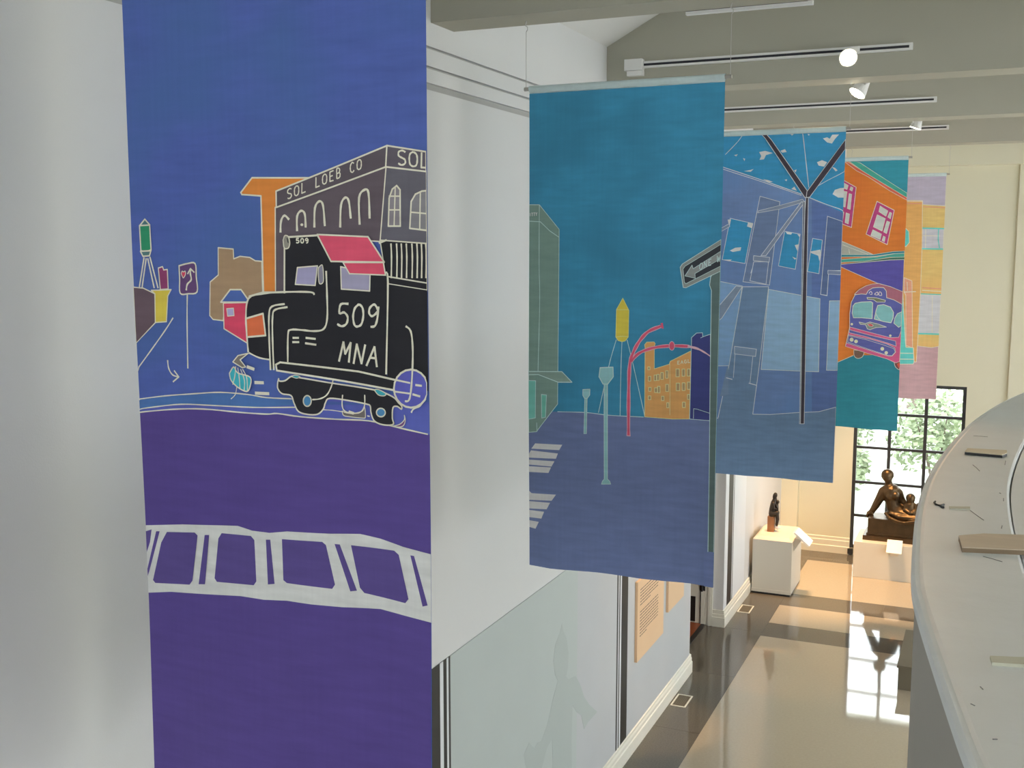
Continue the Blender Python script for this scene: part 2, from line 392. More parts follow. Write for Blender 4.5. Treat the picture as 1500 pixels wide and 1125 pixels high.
# narrow panel past the doorway
m2 = thing('painted_mural', 'narrow pale lilac mural panel with a black stripe beyond the doorway', 'mural', (WX, 14.1, .22))
put('mural_field', B(WX + .001, FX, 13.5, 14.74, .22, 4.2), M_STRIPEWHITE, m2)
put('stripe', B(FX - .003, FX + .001, 13.68, 13.93, .22, 4.2), M_BLACK, m2)
put('stripe', B(FX - .003, FX + .001, 13.97, 14.0, .22, 4.2), M_BLACK, m2)

# ================================================================== FLOOR VENTS
def vent(x0, x1, y0, y1, label):
    t = thing('floor_vent', label, 'vent', ((x0 + x1) / 2, (y0 + y1) / 2, 0))
    bm = bmesh.new(); b = .016
    box(bm, x0, x1, y0, y0 + b, 0, .006); box(bm, x0, x1, y1 - b, y1, 0, .006); box(bm, x0, x0 + b, y0 + b, y1 - b, 0, .006); box(bm, x1 - b, x1, y0 + b, y1 - b, 0, .006)
    put('frame', bm, M_TRIM, t)
    put('backing', B(x0 + b, x1 - b, y0 + b, y1 - b, 0, .001), M_JOINT, t)
    n = 7
    for k in range(n):
        x = x0 + b + (x1 - x0 - 2 * b) * (k + .5) / n
        put('slat', B(x - .005, x + .005, y0 + b, y1 - b, .001, .004), M_TAUPE, t)
vent(-2.965, -2.80, 10.86, 11.18, 'white-framed floor vent below the exhibit text panels')
vent(-2.975, -2.81, 14.15, 14.47, 'white-framed floor vent in front of the narrow lilac mural')

# ================================================================== PLINTHS, CARDS, SCULPTURES
pl = thing('display_plinth', 'tall off-white plinth with chamfered top carrying a small dark figure', 'plinth', (-2.72, 15.45, 0))
X0, X1, Y0, Y1, HP = -3.0 + .03, -2.43, 15.06, 15.86, .82
put('toe_kick', B(X0 + .012, X1 - .012, Y0 + .012, Y1 - .012, 0, .035), M_BLACK, pl)
bm = bmesh.new(); box(bm, X0, X1, Y0, Y1, .03, .775)
c = .055
lo = [(X0, Y0), (X1, Y0), (X1, Y1), (X0, Y1)]; hi = [(X0 + c, Y0 + c), (X1 - c, Y0 + c), (X1 - c, Y1 - c), (X0 + c, Y1 - c)]
L = [bm.verts.new((*p, .776)) for p in lo]; Hh = [bm.verts.new((*p, HP)) for p in hi]
bm.faces.new(Hh); bm.faces.new(L[::-1])
for i in range(4): bm.faces.new((L[i], L[(i + 1) % 4], Hh[(i + 1) % 4], Hh[i]))
bmesh.ops.recalc_face_normals(bm, faces=bm.faces)
put('body', bm, M_PLINTH, pl)
put('shoe_strip', B(X0 - .004, X1 + .004, Y0 - .006, Y0, .03, .075), M_PLINTH, pl)
def card_on_side():
    t = thing('label_card', 'slanted white label card on a bracket beside the tall plinth', 'label card', (-2.43, 15.3, .7))
    put('card', prism(bmesh.new(), [(-2.418, .895), (-2.402, .913), (-2.202, .743), (-2.218, .725)], 'y', 15.1, 15.42), M_CARD, t)
    put('bracket', prism(bmesh.new(), [(-2.426, .62), (-2.426, .80), (-2.32, .80)], 'y', 15.2, 15.32), M_PLINTH, t)
card_on_side()
p2 = thing('display_plinth', 'low wide peach-lit plinth under the reclining bronze sculpture', 'plinth', (-1.05, 16.85, 0))
put('body', B(-1.765, -.25, 16.43, 17.25, 0, .53, bev=.004), M_PLINTH, p2)
t = thing('label_card', 'white label card folded over the front edge of the low plinth', 'label card', (-1.18, 16.42, .4))
put('card', prism(bmesh.new(), [(16.475, .588), (16.465, .602), (16.31, .447), (16.32, .433)], 'x', -1.30, -1.09), M_CARD, t)
put('bracket', prism(bmesh.new(), [(16.428, .37), (16.428, .53), (16.355, .46)], 'x', -1.25, -1.14), M_PLINTH, t)

def fuse(name, bm, mt, parent, vox):
    o = put(name, bm, mt, parent, smooth=True)
    r = o.modifiers.new('fuse', 'REMESH'); r.mode = 'VOXEL'; r.voxel_size = vox; r.use_smooth_shade = True
    s = o.modifiers.new('soften', 'SMOOTH'); s.factor = .5; s.iterations = 3
    return o
# reclining woman with a child
SY = 16.85
def q(a, b, dy=0.):
    p = ony(1240 + a * .1511, 660 + b * .1511, SY); return Vector((p.x, SY + dy, p.z))
def qr(px): return px * .1511 * SY / FPX * 1.1
st = thing('bronze_sculpture', 'bronze sculpture of a reclining woman leaning on one arm beside a child', 'sculpture', (-1.05, SY, .53))
zb = q(215, 790).z; zt_ = q(215, 640).z
put('slab', B(-1.66, -.36, SY - .27, SY + .27, .53, .60, bev=.006), M_BRONZE, st)
put('couch_block', B(-1.60, -.42, SY - .22, SY + .22, .60, zt_ + .03, bev=.012), M_BRONZE, st)
put('moulding', B(-1.615, -.405, SY - .235, SY + .235, .60, .635, bev=.006), M_BRONZE, st)
zt_ += .03
bm = bmesh.new()
blob(bm, q(398, 248), (qr(45), qr(48), qr(54)), 3)                          # skull
blob(bm, q(404, 270, -.035), (qr(33), qr(26), qr(40)))                       # face
blob(bm, q(398, 236, .015), (qr(53), qr(54), qr(52)), 3)                         # cap of hair
blob(bm, q(375, 250, .05), (qr(38), qr(40), qr(40)))                         # bun
blob(bm, q(412, 275, -.068), (qr(6), qr(8), qr(14)))                         # nose
blob(bm, q(408, 300, -.055), (qr(12), qr(8), qr(5)))                         # lips
blob(bm, q(392, 262, -.06), (qr(9), qr(6), qr(5))); blob(bm, q(424, 264, -.06), (qr(9), qr(6), qr(5)))
blob(bm, q(362, 270, -.005), (qr(7), qr(14), qr(15)))                        # ear
limb(bm, [q(405, 290), q(415, 345), q(425, 380)], [qr(32), qr(30), qr(40)])  # neck
limb(bm, [q(385, 385, 0), q(440, 390, 0), q(490, 400, .02)], [qr(48), qr(52), qr(40)])   # shoulders
limb(bm, [q(435, 400), q(440, 470), q(455, 545), q(510, 600)], [qr(75), qr(62), qr(58), qr(72)])  # torso
blob(bm, q(480, 425, -.09), (qr(34), qr(30), qr(34))); blob(bm, q(425, 430, -.09), (qr(32), qr(28), qr(34)))
limb(bm, [q(362, 395), q(325, 460), q(285, 530), q(240, 598)], [qr(44), qr(38), qr(33), qr(24)])    # propping arm
limb(bm, [q(240, 600), q(215, 606)], [qr(26), qr(20)])
for k, (dx, dz, dy) in enumerate(((-22, 34, -.03), (-12, 40, -.012), (0, 40, .008), (10, 34, .026))):
    limb(bm, [q(220 + dx * .4, 606, dy), q(212 + dx * .6, 622, dy), q(214 + dx * .5, 606 + dz, dy)], [qr(10), qr(9), qr(7)])
limb(bm, [q(248, 600, -.03), q(262, 622, -.045)], [qr(9), qr(7)])            # thumb
limb(bm, [q(505, 410, .03), q(535, 480, .05), q(590, 560, .03), q(625, 575, -.02)], [qr(36), qr(28), qr(24), qr(18)])  # far arm around the child
limb(bm, [q(505, 605, -.02), q(610, 625, -.08), q(760, 590, -.10)], [qr(62), qr(48), qr(42)])  # near thigh
limb(bm, [q(760, 590, -.10), q(850, 600, -.12), q(960, 628, -.12)], [qr(46), qr(40), qr(26)])
limb(bm, [q(505, 600, .07), q(640, 600, .10), q(770, 540, .08), q(860, 560, .06), q(930, 620, .04)], [qr(60), qr(50), qr(46), qr(38), qr(26)])
limb(bm, [q(955, 630, -.12), q(1010, 634, -.15)], [qr(24), qr(18)]); limb(bm, [q(930, 622, .04), q(990, 632, .02)], [qr(24), qr(18)])
limb(bm, [q(385, 590, -.12), q(430, 625, -.2), q(500, 655, -.22), q(570, 672, -.22), q(660, 660, -.22), q(760, 640, -.2)], [qr(14), qr(16), qr(16), qr(15), qr(18), qr(20)])  # drapery roll
limb(bm, [q(430, 600, -.08), q(520, 628, -.13), q(640, 640, -.15), q(800, 630, -.14)], [qr(20), qr(26), qr(28), qr(26)])
limb(bm, [q(400, 612, .0), q(480, 622, .05), q(600, 622, .08)], [qr(22), qr(30), qr(30)])
fuse('figure', bm, M_BRONZE, st, .011)
bm = bmesh.new()
blob(bm, q(625, 462, -.06), (qr(36), qr(38), qr(42)), 3); blob(bm, q(632, 478, -.085), (qr(25), qr(20), qr(28)))
blob(bm, q(624, 452, -.05), (qr(39), qr(41), qr(40)), 3); blob(bm, q(638, 476, -.112), (qr(5), qr(6), qr(8))); blob(bm, q(592, 470, -.06), (qr(6), qr(9), qr(10)))
limb(bm, [q(622, 500, -.06), q(620, 530, -.06), q(625, 600, -.06)], [qr(22), qr(46), qr(56)])
limb(bm, [q(580, 520, -.08), q(570, 560, -.11), q(620, 585, -.15)], [qr(20), qr(19), qr(15)])
limb(bm, [q(662, 520, -.08), q(680, 560, -.11), q(650, 590, -.15)], [qr(20), qr(19), qr(15)])
fuse('child_figure', bm, M_BRONZE, st, .010)
# small seated mother and child
SY2 = 15.42
def r2(a, b, dy=0.):
    p = ony(1050 + a * .17778, 680 + b * .17778, SY2); return Vector((p.x, SY2 + dy, p.z))
def rr(px): return px * .17778 * SY2 / FPX * 1.1
dz = HP - r2(450, 532).z
def r3(a, b, dy=0.): v = r2(a, b, dy); v.z += dz; return v
sm = thing('small_sculpture', 'small dark sculpture of a seated mother holding a child on a wood block', 'sculpture', (r2(450, 532).x, SY2, HP))
a, b = r3(421, 532), r3(478, 410)
put('wood_block', B(a.x, b.x, SY2 - .06, SY2 + .06, HP, b.z, bev=.003), M_OAKBLOCK, sm)
bm = bmesh.new()
blob(bm, r3(484, 235), (rr(15), rr(16), rr(20)), 3); blob(bm, r3(490, 240, -.0), (rr(10), rr(10), rr(14))); blob(bm, r3(478, 250), (rr(16), rr(18), rr(30)))
limb(bm, [r3(481, 262), r3(472, 300), r3(462, 350), r3(460, 390)], [rr(14), rr(24), rr(27), rr(30)])
limb(bm, [r3(460, 388, -.03), r3(500, 380, -.03), r3(505, 430, -.03), r3(498, 482, -.03)], [rr(26), rr(18), rr(13), rr(9)])
limb(bm, [r3(460, 388, .03), r3(495, 385, .03), r3(496, 440, .03), r3(490, 485, .03)], [rr(26), rr(18), rr(13), rr(9)])
limb(bm, [r3(470, 300, -.05), r3(478, 340, -.055), r3(498, 350, -.02)], [rr(12), rr(10), rr(8)])
limb(bm, [r3(470, 300, .05), r3(478, 340, .055), r3(498, 350, .02)], [rr(12), rr(10), rr(8)])
fuse('mother_figure', bm, M_BRONZE2, sm, .006)
bm = bmesh.new()
blob(bm, r3(502, 293), (rr(14), rr(14), rr(16)), 3); limb(bm, [r3(498, 306), r3(494, 335), r3(492, 370)], [rr(9), rr(15), rr(16)]); limb(bm, [r3(494, 318, -.03), r3(505, 345, -.03)], [rr(7), rr(6)])
fuse('child_figure', bm, M_BRONZE2, sm, .006)
bm = bmesh.new(); limb(bm, [r3(482, 484), r3(490, 500), r3(505, 508), r3(520, 500)], [rr(9), rr(15), rr(15), rr(8)])
v = fuse('pale_foot_rest', bm, M_CARD, sm, .006)
# low taupe block on the floor beside the curved wall
lb = thing('floor_bench', 'low taupe box bench standing on the pale floor behind the curved wall', 'bench', (-.45, 12.9, 0))
put('body', B(-.80, -.15, 12.28, 13.5, .0, .25), M_TAUPE, lb); put('top', B(-.815, -.135, 12.265, 13.515, .25, .275), M_TAUPE, lb)

# ================================================================== TRACK LIGHTING
def track(y, x0, x1, z, face, label, feed=False):
    """track rail on a beam face; face -1 = near side, +1 = far side"""
    t = thing('light_track', label, 'light track', ((x0 + x1) / 2, y, z))
    ya, yb = sorted((y, y + face * .034))
    bm = bmesh.new(); box(bm, x0, x1, ya, yb, z + .010, z + .026); box(bm, x0, x1, ya, yb, z - .026, z - .010)
    box(bm, x1 - .025, x1, ya, yb, z - .010, z + .010)
    put('rail', bm, M_TRACK, t)
    put('slot', B(x0, x1 - .025, min(y, y + face * .02), max(y, y + face * .02), z - .010, z + .010), M_TRACKGAP, t)
    if feed:
        yc = y + face * .07
        put('feed_box', B(x0 - .15, x0 + .0, min(y, yc), max(y, yc), z - .045, z + .045, bev=.004), M_TRACK, t)
        put('feed_cap', B(x0 - .13, x0 - .0, min(y, yc) + .012, max(y, yc), z - .085, z - .047), M_TRACK, t)
    return t
track(BEAMS[2][0], -2.70, -.66, 6.265, -1, 'white light track with a feed box, rail carrying the glaring lamp', True)
track(BEAMS[3][0], -2.75, -.64, 6.235, -1, 'bare white light track without any lamp between the two lamp heads')
track(BEAMS[4][0], -2.80, -.65, 6.26, -1, 'white light track on the last olive beam before the far wall')
track(BEAMS[1][1], -1.62, -.95, 6.078, 1, 'white light track low on the beam above the teal banner')
track(BEAMS[2][1], -2.6, -.6, 6.14, 1, 'white light track behind the beam over the blue street banner')
track(BEAMS[3][1], -2.6, -.5, 6.14, 1, 'white light track behind the beam over the orange bus banner')
track(BEAMS[4][1], -2.7, -1.6, 6.14, 1, 'short white light track behind the last olive beam')
def lamp(pos, anchor, aim, label, power, size=1.0, spread=40, blend=.6, color=(1., .60, .29), blaze=60):
    pos, anchor, aim = Vector(pos), Vector(anchor), Vector(aim)
    t = thing('track_lamp', label, 'lamp', anchor, 'track lamps')
    d = (aim - pos).normalized()
    put('stem', T([anchor, anchor + Vector((0, 0, -.05)), pos - d * .07 * size], .011, 8), M_TRACK, t)
    put('head', T([pos - d * .12 * size, pos - d * .11 * size, pos - d * .06 * size, pos - d * .0 * size, pos - d * .004], [.02 * size, .03 * size, .045 * size, .062 * size, .058 * size], 20), M_TRACK, t, smooth=False)
    put('bulb_face', T([pos - d * .006, pos + d * .004 * size], [.056 * size, .05 * size], 20), glow('lamp_glow_%d' % blaze, (1, .86, .62, 1), blaze), t)
    put('adapter', B(anchor.x - .03, anchor.x + .03, anchor.y - .02, anchor.y + .02, anchor.z - .02, anchor.z + .02), M_TRACK, t)
    ld = bpy.data.lights.new('lamp_light', 'SPOT'); ld.energy = power; ld.color = color; ld.spot_size = math.radians(spread); ld.spot_blend = blend; ld.shadow_soft_size = .05
    lo = bpy.data.objects.new('light_source', ld); COL.objects.link(lo); lo.parent = t; lo.location = pos + d * .03 - anchor
    lo.rotation_euler = d.to_track_quat('-Z', 'Y').to_euler()
    return t
yb2 = BEAMS[2][0]
lamp((-1.09, yb2 - .2, 6.185), (-1.06, yb2 - .056, 6.265), (0.15, 2.9, ZT), 'track lamp glaring head-on from the rail with the feed box', 220, 1.05, 26)
lamp((-1.10, BEAMS[2][1] + .16, 6.015), (-1.0, BEAMS[2][1] + .056, 6.14), (-2.9, 8.0, 3.0), 'track lamp with its bright disc tilted down just below the second olive beam', 160, 1.15, 60, .9)
lamp((-.86, BEAMS[3][1] + .16, 6.02), (-.78, BEAMS[3][1] + .056, 6.14), (-2.7, 12.35, .9), 'track lamp turned nearly edge-on under the third olive beam', 300, 1.0, 36)
lamp((-2.4, BEAMS[2][1] + .16, 5.98), (-2.4, BEAMS[2][1] + .056, 6.14), (-3.0, 10.2, .8), 'unseen track lamp added behind the pale blue banner to light the text panels', 800, 1.0, 17)  # out of view, put in to light the text panels
lamp((-1.9, BEAMS[4][1] + .16, 5.78), (-1.9, BEAMS[4][1] + .056, 6.14), (-1.3, 16.5, .2), 'unseen track lamp added on the last rail to light the reclining bronze', 1400, 1.0, 52)  # hidden behind a banner, added to light the bronze and low plinth
lamp((-2.35, BEAMS[4][1] + .16, 5.78), (-2.35, BEAMS[4][1] + .056, 6.14), (-2.7, 15.75, .8), 'unseen track lamp added on the last rail to light the tall plinth', 1500, 1.0, 46)  # also hidden, added for the light on the tall plinth

# ================================================================== THINGS ON THE PARAPET CAP
def prism_at(uvs, z0, h):
    pts = [onz(u, v, z0) for u, v in uvs]
    return prism(bmesh.new(), [(p.x, p.y) for p in pts], 'z', z0, z0 + h)
def slabthing(name, uvs, h, label, mt, edge=None):
    p = [onz(u, v, ZT) for u, v in uvs]; c = sum(p, Vector()) / len(p)
    t = thing(name, label, name.replace('_', ' '), c)
    if edge:
        put('edge_ply', prism_at(uvs, ZT, h * .8), edge, t)
        bm = prism(bmesh.new(), [(q_.x, q_.y) for q_ in p], 'z', ZT + h * .8, ZT + h); put('face_ply', bm, mt, t)
    else: put('body', prism_at(uvs, ZT, h), mt, t)
    return t
slabthing('wood_offcut', [(1413, 666), (1417, 661), (1474.5, 664), (1475, 668), (1468, 671)], .012, 'thin plywood offcut with dark edge lying at the far end of the curved cap', mat('pale_ply', (.66, .60, .45, 1), .6, var=.1, scale=5, stretch=(1, 9, 6)), M_BLACK)
slabthing('wood_offcut', [(1409, 809), (1404, 792), (1440, 789), (1499, 791), (1540, 795), (1545, 815)], .014, 'large pale plywood offcut with clipped corner on the curved cap', M_TAN, M_EDGE)
slabthing('paper_strip', [(1391, 746.5), (1390, 743), (1421, 743.5), (1421, 747)], .003, 'thin pale strip on the curved cap beside a dark curl of wire', mat('pale_strip', (.55, .56, .46, 1), .6))
slabthing('paint_stick', [(1453, 975), (1450, 965), (1520, 968), (1530, 980)], .006, 'pale flat stick lying on the wide near part of the curved cap', mat('pale_stick', (.62, .62, .50, 1), .6))
zc = ZT + .003
def cp(u, v, h=.003): p = onz(u, v, ZT + h); return p
wire_bm = T([cp(1383, 739), cp(1377, 740.5), cp(1371, 739), cp(1368.5, 736), cp(1370, 734.5)], .0028, 6)
tube(wire_bm, [cp(1377, 740.5, .004), cp(1380, 742.5, .003), cp(1382.5, 743.5, .003)], .0028, 6)
c = cp(1376, 739, 0); o = put('wire_curl', wire_bm, M_BLACK, base=c); tag(o, 'small black curl of wire lying on the curved cap', 'wire')

cap = [o for o in par.children if o.name.startswith('wall_cap')][0]
M_PENCIL = mat('pencil', (.22, .22, .22, 1), .7)
for pts in ([(1426, 638.5), (1436, 639), (1447, 640)], [(1425, 681), (1430, 685), (1435, 690)], [(1421, 747.5), (1431, 755), (1441, 762)], [(1473, 675), (1472, 681)], [(1464, 722), (1466, 723)], [(1470, 730), (1470, 734)], [(1468, 770), (1467, 774)], [(1436, 1006), (1440, 1010)], [(1422, 1031), (1428, 1034)], [(1454, 1083), (1461, 1083)], [(1440, 815), (1455, 819), (1468, 823)]):
    put('pencil_mark', T([cp(u, v, .0004) for u, v in pts], .0011, 5), M_PENCIL, cap)

# ================================================================== PAINTED SILK BANNERS
GRID = .05
FONT = {
 'S': [[(.9, .9), (.55, 1), (.15, .88), (.15, .62), (.5, .5), (.85, .38), (.85, .12), (.45, 0), (.1, .1)]],
 'O': [[(.5, 1), (.15, .85), (.05, .5), (.15, .12), (.5, 0), (.85, .12), (.95, .5), (.85, .85), (.5, 1)]],
 'L': [[(.15, 1), (.12, 0), (.85, .03)]],
 'E': [[(.85, 1), (.15, .97), (.15, .02), (.85, 0)], [(.15, .5), (.7, .52)]],
 'B': [[(.15, 0), (.15, 1), (.65, .95), (.75, .75), (.6, .55), (.15, .52)], [(.6, .55), (.85, .4), (.8, .1), (.5, 0), (.15, 0)]],
 'C': [[(.85, .85), (.5, 1), (.15, .8), (.08, .4), (.25, .08), (.6, 0), (.88, .15)]],
 'N': [[(.1, 0), (.15, 1), (.8, .03), (.9, 1)]],
 'M': [[(.05, 0), (.2, 1), (.5, .4), (.85, 1), (.92, 0)]],
 'A': [[(.02, 0), (.5, 1), (.95, 0)], [(.22, .42), (.78, .42)]],
 'W': [[(.02, 1), (.25, 0), (.5, .7), (.72, 0), (.98, 1)]],
 'G': [[(.85, .85), (.5, 1), (.15, .8), (.08, .4), (.25, .08), (.6, 0), (.9, .15), (.9, .45), (.55, .45)]],
 '5': [[(.85, 1), (.25, .98), (.2, .58), (.55, .62), (.85, .42), (.8, .12), (.45, 0), (.08, .1)]],
 '0': [[(.5, 1), (.2, .82), (.1, .45), (.25, .08), (.5, 0), (.8, .12), (.9, .5), (.78, .85), (.5, 1)]],
 '9': [[(.85, .75), (.55, 1), (.2, .85), (.18, .6), (.45, .48), (.85, .7), (.85, .9), (.85, .4), (.7, .05), (.35, 0)]],
 'I': [[(.5, 1), (.5, 0)]], 'T': [[(.05, 1), (.95, 1)], [(.5, 1), (.5, 0)]],
 'Y': [[(.05, 1), (.5, .5), (.95, 1)], [(.5, .5), (.5, 0)]], 'V': [[(.05, 1), (.5, 0), (.95, 1)]],
}
class Banner:
    def __init__(s, y, gain, name_label, top, bot_l, bot_r, xl, xr, beam, base_col, tint=None, edge=None, seed=0):
        """top: z of the sleeve top; xl,xr: side edges; bottom edge list of (x,z) from left to right"""
        s.y, s.gain, s.n, s.seed = y, gain, 0, seed
        s.xl, s.xr, s.top = xl, xr, top
        s.t = thing('silk_banner', name_label, 'banner', ((xl + xr) / 2, y, (bot_l + bot_r) / 2), None)
        s.bot = (bot_l, bot_r); s.shapes = []; s.done = []
        edge = edge or [0] * 9
        n = len(edge); s.edge = edge
        pts = [(xl + (xr - xl) * k / (n - 1), bot_l + (bot_r - bot_l) * k / (n - 1) + edge[k]) for k in range(n)]
        s.sleeve = .042
        bm = bmesh.new(); s.poly(bm, [(xl, top - s.sleeve)] + pts + [(xr, top - s.sleeve)], 0, 0)
        s.cut(bm); s.cloth = put('cloth', bm, silk(s.c(base_col), s.c(tint) if tint else None, thru=.12), s.t, smooth=True)
        # hanging sleeve, rod, wires
        bm = bmesh.new(); prof = []
        N = 10; R = .017
        zc_ = top - .016
        rows = []
        for k in range(30):
            x = xl + .0 + (xr - xl) * k / 29
            row = [(x, y + s.d(x, top - s.sleeve) - .0005, top - s.sleeve + .006 * random.random())]
            row += [(x, y - R * math.cos(a), zc_ + R * math.sin(a)) for a in [math.pi * j / 8 for j in range(9)]]
            row += [(x, y + s.d(x, top - s.sleeve) + .001, top - s.sleeve)]
            rows.append([bm.verts.new(q_) for q_ in row])
        for a, b in zip(rows, rows[1:]):
            for k in range(len(a) - 1): bm.faces.new((a[k], a[k + 1], b[k + 1], b[k]))
        put('rod_sleeve', bm, silk(rgb(170, 185, 185, 1.6)), s.t, smooth=True)
        put('rod', T([(xl - .03, y, zc_), (xr + .035, y, zc_)], .011, 10), M_ROD, s.t)
        zb = 6.07
        for x in (xl - .02, xr + .026):
            wr = put('wire', T([(x, y, zc_), (x, y, zb - .06)], .0018, 6), M_WIRE, s.t)
            put('hook', T([(x, y, zb - .06), (x + .008, y, zb - .05), (x + .008, y, zb - .035), (x - .006, y, zb - .025), (x - .002, y, zb - .01), (x, y, zb)], .0025, 6), M_WIRE, wr)
    def c(s, col):
        l = .3 * col[0] + .55 * col[1] + .15 * col[2]
        return rgb(*[x * .84 + l * .16 for x in col], s.gain)
    def d(s, x, z):
        k = max(0., min(1., (s.top - z) / max(.01, s.top - s.bot[0]))); u = (x - s.xl)
        return .009 * k * math.sin(u * 7.5 + s.seed) + .006 * math.sin(z * 3.1 + s.seed * 2) * k + .004 * k * math.sin(u * 13 + z * 2 + s.seed)
    def P(s, u, v):
        p = ony(u, v, s.y); return (p.x, p.z)
    def poly(s, bm, pts, layer, mi):
        off = -(.0009 + .0005 * layer) if layer else 0
        r = []
        for p in pts:
            if not r or abs(p[0] - r[-1][0]) + abs(p[1] - r[-1][1]) > 1e-5: r.append(p)
        vs = [bm.verts.new((p[0], s.y + off, p[1])) for p in r]
        try: f = bm.faces.new(vs)
        except ValueError: return
        f.material_index = mi
        f.normal_update()
        if f.normal.y > 0: f.normal_flip()
        if len(vs) > 4: bmesh.ops.triangulate(bm, faces=[f])
    def cut(s, bm):
        for ax, no in ((0, (1, 0, 0)), (2, (0, 0, 1))):
            if not bm.verts: return
            lo = min(v.co[ax] for v in bm.verts); hi = max(v.co[ax] for v in bm.verts)
            k = math.ceil(lo / GRID + .001)
            while k * GRID < hi - 1e-4:
                co = [0, 0, 0]; co[ax] = k * GRID
                bmesh.ops.bisect_plane(bm, geom=bm.verts[:] + bm.edges[:] + bm.faces[:], plane_co=co, plane_no=no, dist=1e-5); k += 1
        for v in bm.verts:
            t = (v.co.x - s.xl) / (s.xr - s.xl) * (len(s.edge) - 1); k = min(max(int(t), 0), len(s.edge) - 2)
            zlo = s.bot[0] + (s.bot[1] - s.bot[0]) * t / (len(s.edge) - 1) + s.edge[k] + (s.edge[k + 1] - s.edge[k]) * (t - k)
            v.co.z = min(max(v.co.z, zlo), s.top - s.sleeve)
            v.co.y += s.d(v.co.x, v.co.z)
        bmesh.ops.dissolve_degenerate(bm, dist=1e-5, edges=bm.edges)
    def layer_for(s, pts):
        b = (min(p[0] for p in pts), max(p[0] for p in pts), min(p[1] for p in pts), max(p[1] for p in pts)); L = 0
        for (q_, l) in s.done:
            if q_[0] < b[1] and q_[1] > b[0] and q_[2] < b[3] and q_[3] > b[2]: L = max(L, l)
        return L + 1, b
    # ------- motif = one sub-part of the cloth
    def motif(s, name, tf, items):
        """items: ('f', colour, pts[, outline colour, width]) fill, ('l', colour, width, pts[, smooth]) line; tf maps drawing to picture points"""
        bm = bmesh.new(); mats = []
        def mi(col):
            m = silk(s.c(col))
            if m not in mats: mats.append(m)
            return mats.index(m)
        def clip(p): return (min(max(p[0], s.xl), s.xr), p[1])
        x0 = s.P(*tf(0, 0)); x1 = s.P(*tf(1, 0)); unit = abs(x1[0] - x0[0])
        def tr(pts): return [clip(s.P(*tf(*p))) for p in pts]
        def ribbon(col, wpx, pts, closed=False, sm=True, taper=False):
            if sm and len(pts) > 2:
                q_ = list(pts) + ([pts[0]] if closed else [])
                pts = [tuple(v) for v in smooth_poly(q_, 4)]
            elif closed: pts = list(pts) + [pts[0]]
            W = [clip(s.P(*tf(*p))) for p in pts]
            r = []
            for p in W:
                if not r or math.hypot(p[0] - r[-1][0], p[1] - r[-1][1]) > 2e-4: r.append(p)
            if len(r) < 2: return
            h = wpx * unit * .42; Lf = []; Rt = []
            for i, p in enumerate(r):
                a = Vector(r[max(i - 1, 0)]); b = Vector(r[min(i + 1, len(r) - 1)]); t = (b - a).normalized(); n = Vector((-t.y, t.x))
                hh = h * (1 + .14 * math.sin(i * 1.7 + s.seed)) * ((1 - .8 * i / len(r)) if taper else 1)
                Lf.append(Vector(p) + n * hh); Rt.append(Vector(p) - n * hh)
            lay, bb = s.layer_for(r); s.done.append((bb, lay))
            if not sm:
                for a, b in zip(r, r[1:]):
                    a, b = Vector(a), Vector(b); t = (b - a).normalized(); n = Vector((-t.y, t.x)) * h; e = t * h * .6
                    s.poly(bm, [clip(a - e + n), clip(b + e + n), clip(b + e - n), clip(a - e - n)], lay, mi(col))
            else:
              for i in range(len(r) - 1): s.poly(bm, [clip(Lf[i]), clip(Lf[i + 1]), clip(Rt[i + 1]), clip(Rt[i])], lay, mi(col))
        for it in items:
            if it[0] == 'f':
                pts = tr(it[2]); lay, bb = s.layer_for(pts); s.done.append((bb, lay)); s.poly(bm, pts, lay, mi(it[1]))
                if len(it) > 3: ribbon(it[3], it[4], it[2], True, False)
            elif it[0] == 'fs':   # smooth closed fill
                sm = [tuple(v) for v in smooth_poly(list(it[2]) + [it[2][0]], 4)][:-1]
                pts = tr(sm); lay, bb = s.layer_for(pts); s.done.append((bb, lay)); s.poly(bm, pts, lay, mi(it[1]))
                if len(it) > 3: ribbon(it[3], it[4], sm, True, False)
            elif it[0] == 'e':    # ellipse: colour, cx, cy, rx, ry, outline, width
                ps = [(it[2] + it[4] * math.cos(a * math.pi / 10), it[3] + it[5] * math.sin(a * math.pi / 10)) for a in range(20)]
                if it[1]:
                    pts = tr(ps); lay, bb = s.layer_for(pts); s.done.append((bb, lay)); s.poly(bm, pts, lay, mi(it[1]))
                if len(it) > 6: ribbon(it[6], it[7], ps, True, False)
            elif it[0] == 'l': ribbon(it[1], it[2], it[3], False, it[4] if len(it) > 4 else True)
            elif it[0] == 'lt': ribbon(it[1], it[2], it[3], False, True, True)
            elif it[0] == 't':    # text: colour, width, string, origin, advance vec, right vec, up vec
                _, col, wd, st_, o_, adv, rv, uv = it
                for i, ch in enumerate(st_):
                    if ch == ' ': continue
                    bx, by = o_[0] + adv[0] * i, o_[1] + adv[1] * i
                    for stroke in FONT[ch]:
                        ribbon(col, wd, [(bx + rv[0] * p[0] + uv[0] * p[1], by + rv[1] * p[0] + uv[1] * p[1]) for p in stroke], False, ch not in 'LNMAWETIYV')
        s.cut(bm)
        for f in bm.faces:
            f.normal_update()
        return put(name, bm, mats, s.cloth)

def TF(ox, oy, k): return lambda a, b: (ox + a * k, oy + b * k)
LN = (196, 187, 166)

